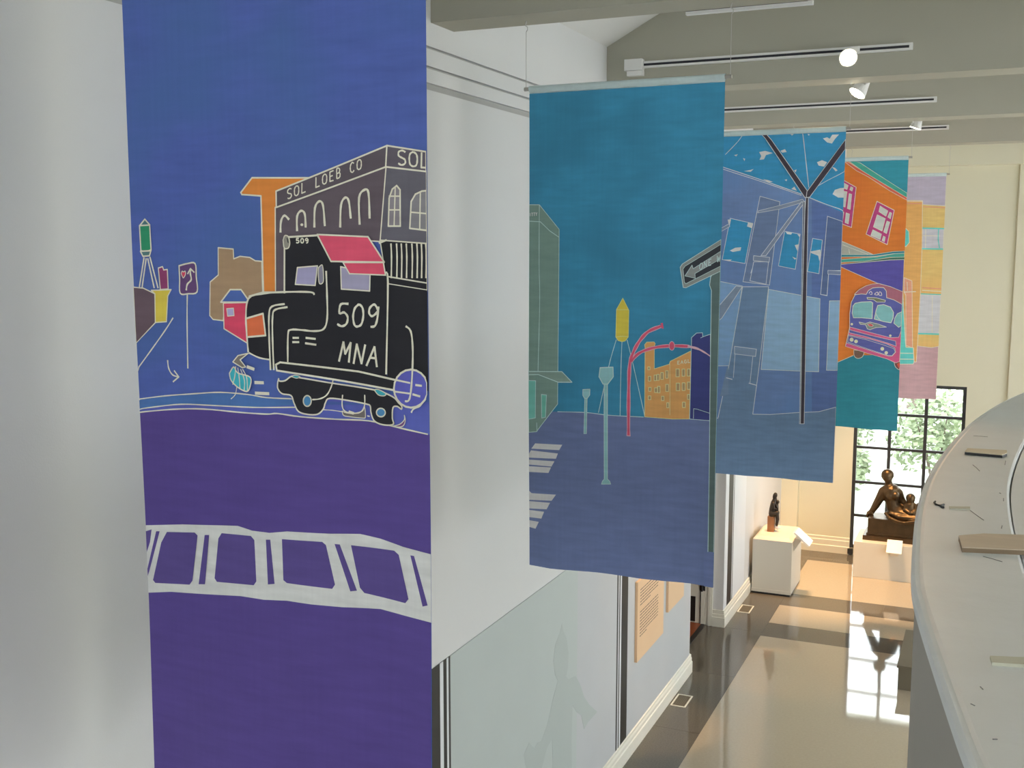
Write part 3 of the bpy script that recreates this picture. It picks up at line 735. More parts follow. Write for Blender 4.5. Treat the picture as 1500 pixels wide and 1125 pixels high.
# ---------------------------------------------------------------- banner 1: the freight truck
y1 = 2.93
p = ony(202, 562, y1); r = ony(629, 562, y1)
b1 = Banner(y1, 1.75, 'deep blue and violet silk banner painted with black truck 509 and crosswalk', 5.77, 2.88, 2.88, p.x, r.x, 0, (64, 84, 158), (58, 90, 150), seed=1)
A = TF(180, 180, .4089); C2 = TF(180, 640, .4313); A9 = TF(330, 480, .20667)
lineC = [(55, 1037), (180, 1026), (290, 1025), (420, 1036), (520, 1042), (560, 1040), (640, 1052), (760, 1062), (880, 1068), (980, 1090), (1095, 1115)]
b1.motif('painted_road', A, [('f', (72, 56, 128), [(20, 1045)] + lineC + [(1110, 1120), (1110, 2600), (20, 2600)])])
b1.motif('painted_ground', A, [('f', (58, 98, 160), [(40, 992), (150, 978), (260, 970), (350, 965), (450, 972), (520, 983), (620, 988), (620, 1010), (470, 1018), (320, 1012), (210, 1008), (110, 1018), (40, 1028)]),
  ('f', (72, 82, 165), [(40, 1028), (110, 1018), (210, 1008), (320, 1012), (470, 1018), (620, 1010), (1000, 1010), (1110, 1000), (1110, 1118), (980, 1088), (880, 1066), (760, 1060), (640, 1050), (520, 1040), (420, 1034), (290, 1023), (180, 1024), (40, 1036)]),
  ('l', LN, 4, [(40, 992), (150, 978), (260, 970), (350, 965), (450, 972), (520, 983), (620, 988)]),
  ('l', LN, 4, [(40, 1028), (110, 1018), (210, 1008), (320, 1012), (470, 1018), (620, 1018)]),
  ('l', LN, 4.5, lineC), ('l', LN, 4.5, [(180, 698), (150, 745), (100, 815), (46, 888)])])
b1.motif('painted_tower', A, [('l', LN, 5, [(77, 482), (60, 588)]), ('l', LN, 5, [(85, 485), (70, 590)]), ('l', LN, 5, [(90, 485), (113, 592)]), ('l', LN, 5, [(98, 480), (127, 592)]),
  ('f', (60, 100, 105), [(80, 345), (98, 366), (62, 368)], LN, 5), ('f', (28, 128, 88), [(62, 368), (98, 366), (103, 455), (85, 462), (67, 458)], LN, 5), ('f', (70, 110, 112), [(66, 460), (103, 458), (98, 476), (75, 478)], LN, 5)])
b1.motif('painted_left_houses', A, [('f', (130, 50, 95), [(128, 520), (143, 515), (147, 527), (160, 525), (163, 595), (135, 597)], LN, 4),
  ('f', (88, 70, 80), [(20, 588), (75, 592), (116, 612), (118, 715), (46, 788), (20, 795)], LN, 4), ('f', (208, 170, 50), [(104, 600), (175, 597), (163, 620), (158, 712), (118, 715), (117, 612)], LN, 4)])
b1.motif('painted_road_sign', A, [('l', LN, 5, [(231, 615), (230, 720), (232, 880)]), ('fs', (88, 58, 104), [(202, 512), (232, 504), (260, 504), (264, 550), (267, 605), (235, 612), (206, 610), (204, 560)], LN, 5),
  ('l', LN, 6, [(228, 600), (232, 578), (246, 562), (243, 540), (244, 525)]), ('l', LN, 5, [(234, 540), (244, 522), (257, 535)], False),
  ('fs', (190, 60, 85), [(211, 540), (214, 531), (219, 534), (225, 531), (226, 543), (218, 555)], LN, 3)])
b1.motif('painted_road_arrow', A, [('l', LN, 5, [(160, 850), (164, 880), (178, 903), (200, 910)]), ('l', LN, 5, [(184, 888), (200, 910), (180, 927)], False)])
b1.motif('painted_tan_house', A, [('f', (146, 118, 88), [(345, 447), (400, 452), (402, 487), (425, 478), (460, 482), (480, 494), (503, 496), (506, 606), (458, 620), (455, 640), (370, 655), (362, 708), (325, 704), (313, 690), (315, 570), (345, 545)], LN, 4)])
b1.motif('painted_orange_tower', A, [('f', (216, 112, 38), [(428, 250), (468, 197), (668, 197), (560, 260), (556, 606), (510, 606), (500, 262), (432, 257)], LN, 5)])
b1.motif('painted_red_house', A, [('f', (200, 55, 85), [(364, 645), (458, 643), (464, 796), (366, 737)], LN, 4), ('f', (62, 90, 160), [(355, 642), (390, 597), (430, 597), (462, 642)], LN, 5), ('f', (150, 145, 185), [(377, 665), (402, 663), (404, 690), (380, 692)], LN, 3)])
G1, G2 = (82, 72, 80), (84, 82, 92)
bld = [('f', G1, [(551, 303), (946, 158), (925, 425), (700, 410), (592, 410), (585, 612), (553, 612)], LN, 4), ('f', G2, [(946, 158), (1110, 172), (1110, 432), (925, 420)], LN, 4),
  ('f', (78, 70, 78), [(555, 245), (950, 82), (946, 158), (556, 303)], LN, 5), ('f', (80, 74, 84), [(950, 82), (1110, 103), (1110, 174), (946, 158)], LN, 5)]
for ar in ([(570, 393), (572, 352), (584, 332), (600, 347)], [(628, 388), (628, 335), (642, 315), (655, 327), (658, 375)], [(690, 375), (692, 305), (708, 281), (721, 297), (727, 370)], [(782, 375), (785, 295), (800, 268), (813, 281), (820, 343)], [(852, 365), (850, 268), (870, 240), (884, 252), (888, 343)]): bld.append(('l', LN, 7, ar))
bld += [('e', LN, 645, 365, 5, 5),
  ('f', (118, 112, 118), [(955, 370), (958, 270), (969, 238), (985, 225), (997, 240), (998, 370)], LN, 5), ('l', LN, 4, [(980, 228), (976, 370)]), ('l', LN, 4, [(956, 312), (998, 312)]), ('l', LN, 4, [(957, 263), (998, 263)]),
  ('f', (112, 110, 115), [(1032, 378), (1037, 282), (1052, 256), (1075, 245), (1110, 243), (1110, 385)], LN, 5), ('l', LN, 4, [(1070, 247), (1068, 380)]), ('l', LN, 4, [(1035, 320), (1110, 325)])]
b1.motif('painted_building', A, bld)
for wd, k in (('SOL', 0), ('LOEB', 4), ('CO', 9)): b1.motif('painted_word', A, [('t', LN, 4, wd, (594 + 24.8 * k, 274 - 10.4 * k), (24.8, -10.4), (17, -6), (0, -35))])
b1.motif('painted_word', A, [('t', LN, 5.5, 'SOL', (988, 150), (41, 5), (32, 3), (0, -52))])
K = (30, 30, 36)
cab = [('f', K, [(925, 420), (1110, 432), (1110, 602), (950, 578)], LN, 4), ('l', LN, 4, [(952, 550), (1110, 574)]), ('l', LN, 5, [(952, 577), (1110, 600)])]
for x in (965, 985, 1002, 1020, 1040, 1058, 1074, 1090): cab.append(('l', LN, 5, [(x, 432), (x + 2, 480), (x + 1, 556)]))
cab += [('f', K, [(950, 577), (1110, 600), (1110, 960), (950, 910)])]
b1.motif('painted_truck_bed', A, cab)
b1.motif('painted_truck_chassis', A9, [
  ('f', (72, 74, 160), [(480, 330), (1240, 480), (1240, 560), (1000, 540), (480, 500)]),
  ('fs', K, [(395, 358), (402, 375), (440, 372), (485, 342), (540, 352), (760, 392), (1060, 440), (1190, 486), (1235, 530), (1258, 555), (1255, 575), (1225, 556), (1195, 566), (1190, 640), (1198, 680), (1160, 690), (1100, 682), (1055, 655), (1035, 600), (1030, 555), (1000, 540), (870, 515), (745, 500), (715, 530), (700, 575), (660, 612), (590, 612), (530, 590), (500, 530), (480, 478), (420, 465), (390, 430), (388, 390)], LN, 10),
  ('e', (58, 120, 170), 592, 517, 27, 38, LN, 9), ('e', (58, 120, 170), 1108, 600, 32, 30, LN, 9),
  ('l', LN, 9, [(770, 365), (755, 420), (725, 475), (680, 502), (625, 508)]), ('fs', (40, 150, 165), [(485, 345), (510, 334), (542, 345), (520, 356)], LN, 5), ('fs', (40, 150, 165), [(1062, 440), (1090, 436), (1145, 465), (1130, 482), (1090, 474)], LN, 7),
  ('fs', (96, 90, 88), [(832, 590), (860, 603), (920, 608), (975, 590), (990, 560), (996, 630), (975, 640), (880, 630), (840, 620)], LN, 6), ('l', LN, 9, [(836, 475), (832, 550), (850, 590), (900, 605), (960, 598), (990, 555), (993, 475)]), ('f', LN, [(880, 585), (918, 598), (912, 616), (875, 605)]),
  ('l', LN, 6, [(700, 580), (765, 585), (830, 595)]), ('l', LN, 8, [(1008, 624), (1026, 628)]),
  ('fs', (100, 60, 110), [(1200, 695), (1245, 682), (1278, 650), (1278, 618), (1285, 655), (1270, 692), (1235, 702)], LN, 6)])
b1.motif('painted_truck_cab', A, [
  ('f', K, [(587, 408), (700, 403), (745, 490), (945, 540), (955, 560), (950, 905), (985, 920), (985, 955), (560, 888), (560, 866), (540, 884), (537, 847), (500, 838), (462, 822), (455, 770), (450, 700), (462, 625), (520, 608), (587, 608)]),
  ('l', LN, 6, [(588, 608), (588, 410), (700, 403)], False), ('l', LN, 6, [(945, 540), (956, 570), (948, 900)]), ('l', LN, 6, [(950, 420), (925, 430)], False),
  ('fs', (128, 124, 112), [(584, 420), (590, 404), (602, 408), (607, 430), (602, 448), (588, 448)], LN, 4), ('l', K, 3, [(598, 412), (602, 430)]),
  ('l', LN, 6, [(460, 820), (456, 770), (452, 700), (462, 628), (520, 610), (600, 605), (680, 606), (692, 616)]), ('l', LN, 5, [(462, 822), (500, 840), (540, 847)]),
  ('l', LN, 6, [(540, 884), (536, 780), (535, 690), (545, 657), (590, 648)]), ('l', LN, 6, [(552, 884), (548, 780), (548, 692), (558, 668), (600, 659)]),
  ('l', LN, 6, [(735, 530), (738, 620), (738, 700), (725, 738), (690, 745), (650, 741), (612, 740), (602, 757), (601, 855)]),
  ('f', K, [(560, 864), (575, 856), (850, 890), (985, 920), (983, 957), (800, 925), (563, 885)], LN, 6),
  ('l', LN, 6, [(618, 769), (640, 769)]), ('l', LN, 6, [(617, 784), (641, 784)]), ('l', LN, 6, [(663, 769), (698, 773)]), ('l', LN, 6, [(661, 788), (700, 794)])])
b1.motif('painted_windshield', A, [('f', (136, 132, 168), [(635, 518), (705, 512), (697, 582), (628, 578)], LN, 4)])
b1.motif('painted_mirror', A, [('fs', (120, 118, 135), [(709, 518), (722, 509), (726, 540), (725, 570), (712, 575), (708, 545)], LN, 3)])
b1.motif('painted_side_window', A, [('f', (136, 132, 160), [(786, 515), (892, 540), (890, 602), (788, 595)], LN, 4)])
b1.motif('painted_headlight', A, [('f', (206, 90, 50), [(453, 700), (514, 682), (523, 760), (456, 766)], LN, 6)])
b1.motif('painted_awning', A, [('f', (196, 62, 88), [(795, 500), (940, 500), (948, 545), (818, 540)], LN, 4), ('f', (204, 64, 92), [(703, 400), (885, 408), (944, 499), (752, 496)], LN, 5)])
b1.motif('painted_number', A, [('t', LN, 7, '509', (768, 728), (54, 1), (46, 0), (6, -80))])
b1.motif('painted_word', A, [('t', LN, 7, 'MNA', (776, 852), (50, 8), (40, 4), (10, -68))])
b1.motif('painted_number', A, [('t', LN, 4, '509', (628, 430), (16, 0), (12, 0), (0, -16))])
b1.motif('painted_spare_wheel', A, [('e', (76, 78, 168), 1040, 950, 62, 68, LN, 6), ('l', LN, 6, [(1022, 727), (1040, 745), (1047, 800), (1046, 880), (1040, 960), (1032, 992), (1018, 995)]),
  ('l', LN, 5, [(980, 918), (1038, 930)]), ('l', LN, 5, [(976, 960), (1038, 968)]), ('l', LN, 6, [(1056, 937), (1080, 940)]), ('l', LN, 6, [(1046, 970), (1074, 978)]), ('l', LN, 5, [(1094, 985), (1072, 1012), (1050, 1022), (1041, 1036)])])
b1.motif('painted_front_hitch', A9, [('f', (108, 100, 92), [(72, 240), (110, 195), (185, 178), (125, 225), (165, 275), (140, 280)], LN, 8),
  ('fs', (42, 160, 175), [(48, 320), (80, 275), (110, 318), (200, 348), (195, 420), (170, 448), (110, 420), (60, 370)], LN, 9),
  ('l', LN, 7, [(95, 270), (88, 340), (72, 400)]), ('l', LN, 7, [(110, 280), (120, 350), (125, 430)]), ('l', LN, 7, [(130, 290), (158, 370), (155, 440)]), ('l', LN, 7, [(145, 290), (175, 350), (180, 440)]), ('l', LN, 6, [(102, 415), (90, 470), (58, 502)]),
  ('l', LN, 20, [(175, 272), (230, 292)]), ('l', LN, 20, [(215, 387), (282, 389)]), ('l', LN, 20, [(220, 462), (322, 466)])])
WHT = (178, 180, 178); VIO = (74, 60, 126)
cw = [('f', WHT, [(40, 298), (200, 298), (390, 302), (440, 318), (500, 325), (560, 320), (700, 330), (800, 332), (870, 348), (950, 375), (1060, 400), (1060, 632), (950, 608), (870, 588), (740, 580), (640, 568), (560, 555), (480, 552), (400, 540), (300, 535), (160, 528), (40, 525)])]
for h in ([(40, 318), (92, 316), (86, 360), (66, 392), (40, 400)], [(108, 322), (120, 322), (98, 405), (84, 458), (72, 474), (72, 450), (95, 375)], [(146, 324), (243, 325), (253, 335), (236, 488), (226, 502), (105, 498), (97, 488), (126, 360)], [(278, 333), (293, 333), (280, 500), (258, 500)], [(335, 327), (436, 336), (448, 350), (455, 490), (446, 503), (320, 492), (312, 480), (324, 345)], [(488, 348), (503, 348), (518, 498), (495, 500)], [(543, 346), (676, 357), (688, 368), (718, 503), (709, 517), (560, 495), (548, 485)], [(716, 365), (733, 367), (790, 525), (768, 527)], [(770, 370), (918, 388), (934, 402), (968, 552), (957, 566), (815, 533), (800, 515)], [(975, 403), (988, 405), (1036, 572), (1018, 576)]): cw.append(('f', VIO, h))
b1.motif('painted_crosswalk', C2, cw)

# ---------------------------------------------------------------- banner 2: one-way sign and water tower
y2 = 5.87
l = ony(775, 400, y2); r = ony(1053.5, 500, y2); zt2 = ony(1062, 108, y2).z; zl = ony(772, 828, y2).z; zr = ony(1045, 860, y2).z
b2 = Banner(y2, 2.05, 'teal silk banner painted with a one way sign, yellow water tower and red street lamp', zt2, zl, zr, l.x, r.x, 1, (40, 118, 154), (36, 104, 136), [.0, -.004, .003, .006, .002, -.004, -.002, .004, .0], seed=2.3)
A3 = TF(760, 280, .2668); A4 = TF(760, 540, .3021); AE = TF(935, 480, .12448)
L2 = (150, 178, 172)
b2.motif('painted_street', A4, [('f', (84, 98, 140), [(20, 205), (190, 208), (330, 212), (440, 225), (605, 235), (840, 240), (960, 235), (960, 1100), (20, 1100)]), ('l', L2, 4, [(190, 208), (330, 212), (440, 225), (605, 235)])])
GB = (96, 124, 114)
b2.motif('painted_left_building', A3, [('f', GB, [(30, 75), (113, 75), (222, 210), (216, 1168), (98, 1320), (30, 1322)], L2, 4), ('l', L2, 4, [(30, 165), (118, 168), (170, 218), (220, 252)], False), ('l', L2, 4, [(113, 75), (112, 400), (116, 600), (108, 990)]),
  ('f', (88, 160, 148), [(30, 1038), (95, 1040), (93, 1244), (30, 1250)], L2, 4), ('f', (84, 158, 140), [(127, 1115), (155, 1118), (150, 1240), (128, 1245)], L2, 4), ('l', L2, 4, [(102, 1320), (100, 1270)]),
  ('f', (104, 128, 118), [(30, 988), (240, 990), (296, 1048), (220, 1048), (110, 1006), (30, 1006)], L2, 5)])
b2.motif('painted_word', A3, [('t', (190, 210, 200), 4, 'ITTY', (58, 137), (11.5, -1), (8, 0), (0, -16))])
YL = (214, 160, 42)
b2.motif('painted_water_tower', A3, [('l', L2, 4, [(537, 815), (515, 890), (497, 960), (440, 1215)]), ('l', L2, 4, [(568, 825), (563, 960), (558, 1235)]), ('l', L2, 4, [(595, 815), (630, 960), (692, 1240)]),
  ('f', YL, [(572, 588), (605, 655), (602, 800), (585, 822), (568, 826), (548, 820), (535, 800), (538, 650)], (196, 176, 100), 4), ('l', (196, 176, 100), 4, [(540, 651), (604, 651)]), ('l', (196, 176, 100), 4, [(536, 800), (568, 796), (602, 799)])])
OR = (204, 128, 66); OL = (204, 176, 118)
ob = [('f', OR, [(80, 235), (75, 200), (100, 170), (185, 168), (200, 190), (188, 215), (188, 485), (365, 430), (378, 395), (632, 268), (605, 1072), (400, 1075), (75, 1050)], OL, 8), ('l', OL, 7, [(372, 410), (374, 700), (372, 1030)])]
for x, y, w_, h_ in ((125, 478, 24, 34), (133, 600, 28, 56), (137, 725, 28, 46), (133, 825, 30, 44), (200, 590, 28, 66), (232, 584, 28, 70), (280, 568, 30, 80), (338, 550, 28, 88), (208, 735, 32, 56), (242, 728, 28, 76), (340, 708, 32, 84), (288, 832, 28, 52), (348, 912, 24, 58), (466, 530, 40, 92), (536, 527, 34, 84), (598, 525, 34, 84), (470, 695, 42, 88), (538, 692, 36, 90), (600, 680, 34, 84), (597, 812, 26, 58), (541, 905, 34, 62)):
    ob.append(('f', (146, 118, 78), [(x - w_ / 2, y - h_ / 2), (x + w_ / 2, y - h_ / 2), (x + w_ / 2, y + h_ / 2), (x - w_ / 2, y + h_ / 2)], OL, 9))
b2.motif('painted_orange_mill', AE, ob)
b2.motif('painted_word', A3, [('t', (216, 192, 140), 4.5, 'EAGL', (871, 950), (19.5, -3), (14, -1), (0, -17))])
b2.motif('painted_navy_building', AE, [('f', (46, 52, 108), [(632, 115), (690, 62), (760, 58), (765, 105), (855, 75), (855, 1090), (610, 1072)], L2, 8), ('l', L2, 7, [(655, 1065), (658, 950), (700, 955), (850, 1003)], False), ('l', L2, 7, [(740, 118), (768, 106)], False)])
LT = (112, 160, 162)
b2.motif('painted_grey_lamps', A3, [('f', LT, [(472, 1050), (490, 1050), (488, 1580), (500, 1592), (505, 1608), (455, 1608), (460, 1592), (470, 1580)], L2, 4), ('f', LT, [(450, 968), (520, 965), (522, 1018), (492, 1058), (466, 1058), (444, 1018)], L2, 5),
  ('f', LT, [(366, 1130), (378, 1130), (374, 1330), (360, 1330)], L2, 4), ('f', LT, [(355, 1088), (394, 1086), (393, 1118), (380, 1136), (364, 1136), (355, 1120)], L2, 4)])
RD = (208, 66, 92); RO = (206, 140, 150)
b2.motif('painted_red_street_lamp', A3, [('l', RO, 22, [(604, 1345), (605, 1125), (610, 960), (626, 895), (660, 828), (710, 772), (780, 742)]), ('l', RO, 20, [(618, 935), (660, 890), (740, 860), (840, 849), (940, 852)]), ('l', RD, 14, [(604, 1340), (605, 1125), (610, 960), (626, 895), (660, 828), (710, 772), (782, 741)]), ('l', RD, 13, [(618, 935), (660, 890), (740, 860), (840, 849), (940, 852)]), ('lt', RO, 16, [(930, 851), (985, 864), (1030, 888), (1058, 908)]),
  ('l', RD, 12, [(784, 724), (790, 755)]), ('e', RD, 842, 849, 15, 24, RO, 4)])
b2.motif('painted_one_way_sign', A3, [('f', (72, 92, 90), [(1056, 470), (1130, 400), (1130, 2300), (1035, 2300), (1050, 1500), (1056, 900), (1060, 545), (1050, 515)], L2, 4),
  ('f', (112, 120, 116), [(888, 418), (900, 400), (1130, 266), (1130, 440), (920, 530), (905, 528)], L2, 4), ('f', (42, 46, 52), [(904, 428), (915, 412), (1130, 292), (1130, 412), (920, 508), (912, 500)], L2, 3),
  ('f', (116, 122, 120), [(915, 465), (954, 406), (960, 426), (1130, 330), (1130, 372), (970, 452), (972, 478)], L2, 3), ('t', L2, 4.5, 'ONE W', (994, 432), (24, -10.5), (18, -6), (2, -34))])
b2.motif('painted_pavement_foot', A4, [('f', (84, 98, 142), [(900, 890), (925, 885), (970, 890), (970, 1100), (900, 1100)])])
for q_ in ([(80, 362), (213, 368), (198, 394), (60, 388)], [(30, 412), (58, 396), (192, 410), (182, 436), (30, 430)], [(30, 440), (175, 448), (160, 474), (30, 464)], [(30, 472), (158, 478), (145, 505), (30, 500)], [(30, 592), (60, 605), (182, 610), (160, 640), (30, 636)], [(30, 642), (152, 650), (135, 682), (30, 678)], [(30, 685), (122, 694), (108, 728), (30, 720)], [(30, 735), (95, 744), (78, 778), (30, 768)]): b2.motif('painted_crosswalk_stripe', A4, [('f', (178, 190, 190), q_)])

# ---------------------------------------------------------------- banner 3: the Y-shaped pole
y3 = 8.93; WB = r.x - l.x
r = ony(1230, 450, y3); zt3 = ony(1238, 185, y3).z; zl = ony(1050, 693, y3).z; zr = ony(1220, 707, y3).z
b3 = Banner(y3, 1.6, 'pale blue silk banner painted with a dark forked pole and white birds', zt3, zl + (zl - zr) * .15, zr, r.x - WB, r.x, 2, (92, 120, 172), (86, 124, 182), [0, .004, 0, -.003, .002, .003, -.002, .002, 0], seed=4.1)
A5 = TF(1040, 160, .2489); A6 = TF(1040, 420, .2667)
L3 = (188, 196, 200); SK = (44, 138, 188)
b3.motif('painted_sky', A5, [('f', SK, [(-200, 128), (820, 118), (820, 608), (585, 522), (560, 508), (90, 348), (-200, 250)]), ('l', L3, 5, [(-200, 250), (90, 345), (300, 415), (540, 500)]), ('l', L3, 4, [(-190, 262), (90, 357), (300, 425), (540, 508)]), ('l', L3, 5, [(585, 520), (690, 562), (820, 605)]),
  ('l', L3, 4, [(200, 138), (165, 190), (90, 268)]), ('l', L3, 5, [(545, 130), (560, 260), (582, 460)]), ('l', L3, 4, [(630, 455), (700, 415), (820, 355)])])
WB3 = (206, 206, 196)
bd = []
for b_ in ([(290, 252), (325, 245), (370, 258), (330, 270), (318, 295), (292, 298), (302, 275)], [(415, 245), (442, 235), (452, 252), (425, 256)], [(665, 172), (690, 165), (705, 174), (720, 150), (760, 148), (736, 175), (718, 202), (690, 196)], [(630, 312), (660, 300), (690, 312), (672, 338), (640, 332)], [(718, 340), (736, 345), (752, 360), (740, 366)], [(722, 500), (735, 475), (765, 465), (810, 462), (810, 520), (755, 520)], [(480, 470), (497, 455), (512, 480)], [(495, 360), (510, 355), (505, 372)], [(200, 365), (235, 358), (258, 352), (240, 368)], [(312, 412), (345, 418), (372, 428), (345, 430)], [(470, 140), (495, 138), (482, 155)], [(575, 145), (590, 150), (580, 155)], [(142, 270), (165, 265), (155, 278)], [(195, 288), (208, 292), (203, 305)], [(440, 415), (455, 412), (450, 424)]): bd.append(('f', WB3, b_))
for it in bd: b3.motif('painted_bird', A5, [it])
SL3, PN = (98, 118, 158), (128, 164, 198)
b3.motif('painted_facade', A5, [('f', (84, 108, 168), [(600, 535), (820, 608), (820, 1900), (600, 1900)]), ('f', PN, [(345, 1060), (648, 1115), (640, 1545), (300, 1532)], L3, 4), ('f', PN, [(704, 1128), (820, 1128), (820, 1540), (686, 1536)], L3, 4),
  ('f', (112, 150, 192), [(-200, 1010), (70, 1015), (190, 1040), (120, 1510), (-200, 1505)], L3, 4),
  ('f', SK, [(120, 642), (252, 672), (207, 908), (73, 885)], L3, 4), ('f', SK, [(440, 718), (532, 735), (503, 942), (403, 922)], L3, 4), ('f', SK, [(605, 760), (662, 770), (642, 968), (575, 955)], L3, 4),
  ('f', WB3, [(225, 665), (255, 672), (248, 700), (218, 690)]), ('f', WB3, [(150, 815), (185, 812), (180, 832), (135, 840), (118, 832)]), ('f', WB3, [(75, 885), (130, 885), (115, 895)]), ('f', WB3, [(445, 720), (485, 728), (478, 738), (455, 735)]), ('f', WB3, [(515, 735), (532, 738), (527, 752)]), ('f', WB3, [(588, 838), (650, 826), (655, 850), (645, 895), (638, 862), (600, 848)]), ('f', WB3, [(500, 800), (522, 795), (515, 835)]), ('f', WB3, [(485, 868), (510, 878), (500, 885)]), ('f', WB3, [(105, 650), (125, 648), (115, 695)])])
b3.motif('painted_walkway', A6, [('f', (96, 124, 160), [(-120, 700), (45, 722), (105, 430), (180, 0), (322, 0), (268, 450), (235, 700), (330, 702), (490, 690), (600, 685), (740, 664), (740, 1150), (-120, 1150)], L3, 4)])
b3.motif('painted_posts', A5, [('f', SL3, [(295, 512), (412, 545), (350, 1035), (195, 1015)], L3, 4), ('l', L3, 4, [(280, 608), (412, 572)]), ('f', (120, 134, 160), [(285, 598), (412, 566), (545, 530), (560, 545), (412, 588), (282, 610)], L3, 3), ('f', (120, 132, 158), [(540, 545), (556, 550), (330, 862), (300, 862)], L3, 4), ('f', (120, 132, 158), [(300, 898), (315, 900), (240, 965), (248, 940)], L3, 3), ('f', (110, 130, 160), [(-80, 765), (112, 675), (118, 690), (-80, 790)], L3, 3),
  ('f', SL3, [(258, 898), (345, 898), (330, 1030), (236, 1010)], L3, 4), ('f', (116, 130, 158), [(258, 862), (352, 872), (348, 900), (256, 890)], L3, 4), ('f', (116, 132, 160), [(155, 1040), (190, 1045), (70, 1230), (-60, 1330), (-60, 1290)], L3, 4),
  ('f', (82, 102, 148), [(692, 630), (820, 660), (820, 950), (700, 950), (690, 1095), (652, 1090)], L3, 4), ('f', (112, 126, 160), [(695, 948), (820, 952), (820, 975), (695, 970)], L3, 3), ('l', L3, 4, [(652, 1090), (692, 1098)]),
  ('f', (104, 128, 162), [(108, 1510), (110, 1680), (60, 1690), (100, 1520)]), ('f', (112, 134, 164), [(145, 1395), (273, 1412), (268, 1455), (145, 1440)], L3, 4), ('l', L3, 4, [(148, 1440), (138, 1580)]), ('l', L3, 4, [(252, 1455), (235, 1615)]), ('l', L3, 6, [(95, 1580), (132, 1590)]), ('l', L3, 6, [(228, 1612), (275, 1625)])])
DK = (62, 54, 66)
b3.motif('painted_forked_pole', A5, [('f', (104, 110, 128), [(548, 545), (560, 545), (541, 1850), (528, 1850)], L3, 3), ('f', DK, [(566, 515), (580, 520), (556, 1850), (534, 1850), (545, 1120), (560, 600)], L3, 4), ('f', DK, [(300, 133), (327, 130), (575, 482), (582, 520), (560, 520), (540, 490)], L3, 4), ('f', DK, [(572, 485), (820, 178), (820, 235), (588, 518), (568, 520)], L3, 4)])

# ---------------------------------------------------------------- banner 4: the city bus
y4 = 11.83
r = ony(1322.5, 430, y4); zt4 = ony(1331, 228, y4).z; zl = ony(1226, 626, y4).z; zr = ony(1314, 632, y4).z
b4 = Banner(y4, 1.5, 'orange and teal silk banner painted with a violet city bus and pink windows', zt4, zl + .02, zr, r.x - WB, r.x, 3, (222, 112, 34), (214, 104, 34), [0, .003, -.002, .0, .004, .002, -.003, .002, 0], seed=5.5)
A7 = TF(1210, 210, .1867); A8 = TF(1210, 400, .2134); A8b = TF(1225, 400, .12443)
L4 = (212, 198, 176)
b4.motif('painted_sky', A7, [('f', (40, 140, 160), [(-400, -300), (100, 60), (220, 120), (660, 395), (660, 60), (100, 60), (-400, 60)] if False else [(-200, 60), (660, 60), (660, 395), (400, 240), (220, 118), (-200, -60)]), ('f', (56, 160, 140), [(150, 90), (225, 125), (400, 240), (660, 390), (660, 425), (500, 345), (300, 225), (180, 140), (120, 100)], L4, 4), ('f', (214, 90, 70), [(150, 130), (300, 225), (500, 345), (660, 425), (660, 445), (500, 372), (330, 262), (240, 215), (140, 140)], L4, 4)])
def pwin(pts, panes): return [('f', (186, 58, 120), pts, L4, 6)] + [('f', (186, 188, 182), q_, L4, 5) for q_ in panes]
b4.motif('painted_pink_windows', A7, pwin([(400, 455), (535, 525), (480, 795), (315, 712)], [[(425, 492), (485, 530), (470, 572), (415, 535)], [(500, 540), (515, 548), (505, 592), (485, 578)], [(402, 560), (465, 590), (440, 688), (372, 655)], [(478, 610), (500, 618), (475, 708), (452, 695)], [(368, 678), (435, 712), (425, 755), (352, 722)], [(450, 728), (465, 735), (458, 772), (440, 762)]]) +
  pwin([(-20, 240), (140, 290), (237, 345), (200, 660), (120, 630), (-60, 560)], [[(120, 300), (175, 330), (165, 362), (110, 340)], [(195, 340), (212, 348), (205, 375), (188, 365)], [(100, 370), (165, 380), (150, 500), (90, 480)], [(182, 395), (202, 400), (190, 520), (168, 510)], [(158, 545), (185, 555), (175, 632), (150, 622)], [(80, 520), (140, 540), (130, 610), (70, 590)]]))
b4.motif('painted_cornice', A7, [('f', (158, 160, 148), [(-100, 690), (130, 770), (250, 820), (370, 872), (-100, 890)], L4, 5), ('l', L4, 4, [(130, 795), (220, 830), (330, 870)]), ('l', L4, 4, [(180, 828), (185, 865)]), ('f', (54, 110, 92), [(-100, 950), (130, 945), (500, 900), (660, 885), (660, 912), (500, 915), (130, 948)]), ('f', (60, 158, 140), [(-100, 915), (130, 910), (400, 890), (540, 865), (660, 862), (660, 892), (500, 895), (300, 925), (-100, 945)], L4, 4), ('f', (44, 126, 138), [(-100, 872), (130, 872), (370, 873), (530, 848), (660, 845), (660, 862), (530, 866), (370, 888), (-100, 895)], L4, 4)])
b4.motif('painted_violet_wall', A7, [('f', (82, 74, 158), [(-100, 955), (130, 948), (500, 915), (660, 912), (660, 1215), (540, 1150), (400, 1095), (130, 975), (-100, 870)], L4, 5)])
b4.motif('painted_road', A8, [('f', (34, 122, 138), [(-300, 690), (80, 612), (185, 565), (400, 560), (540, 600), (560, 1200), (-300, 1200)]), ('l', L4, 4, [(-300, 700), (80, 612), (185, 566)], False)])
BV = (84, 88, 160); PK = (204, 78, 126)
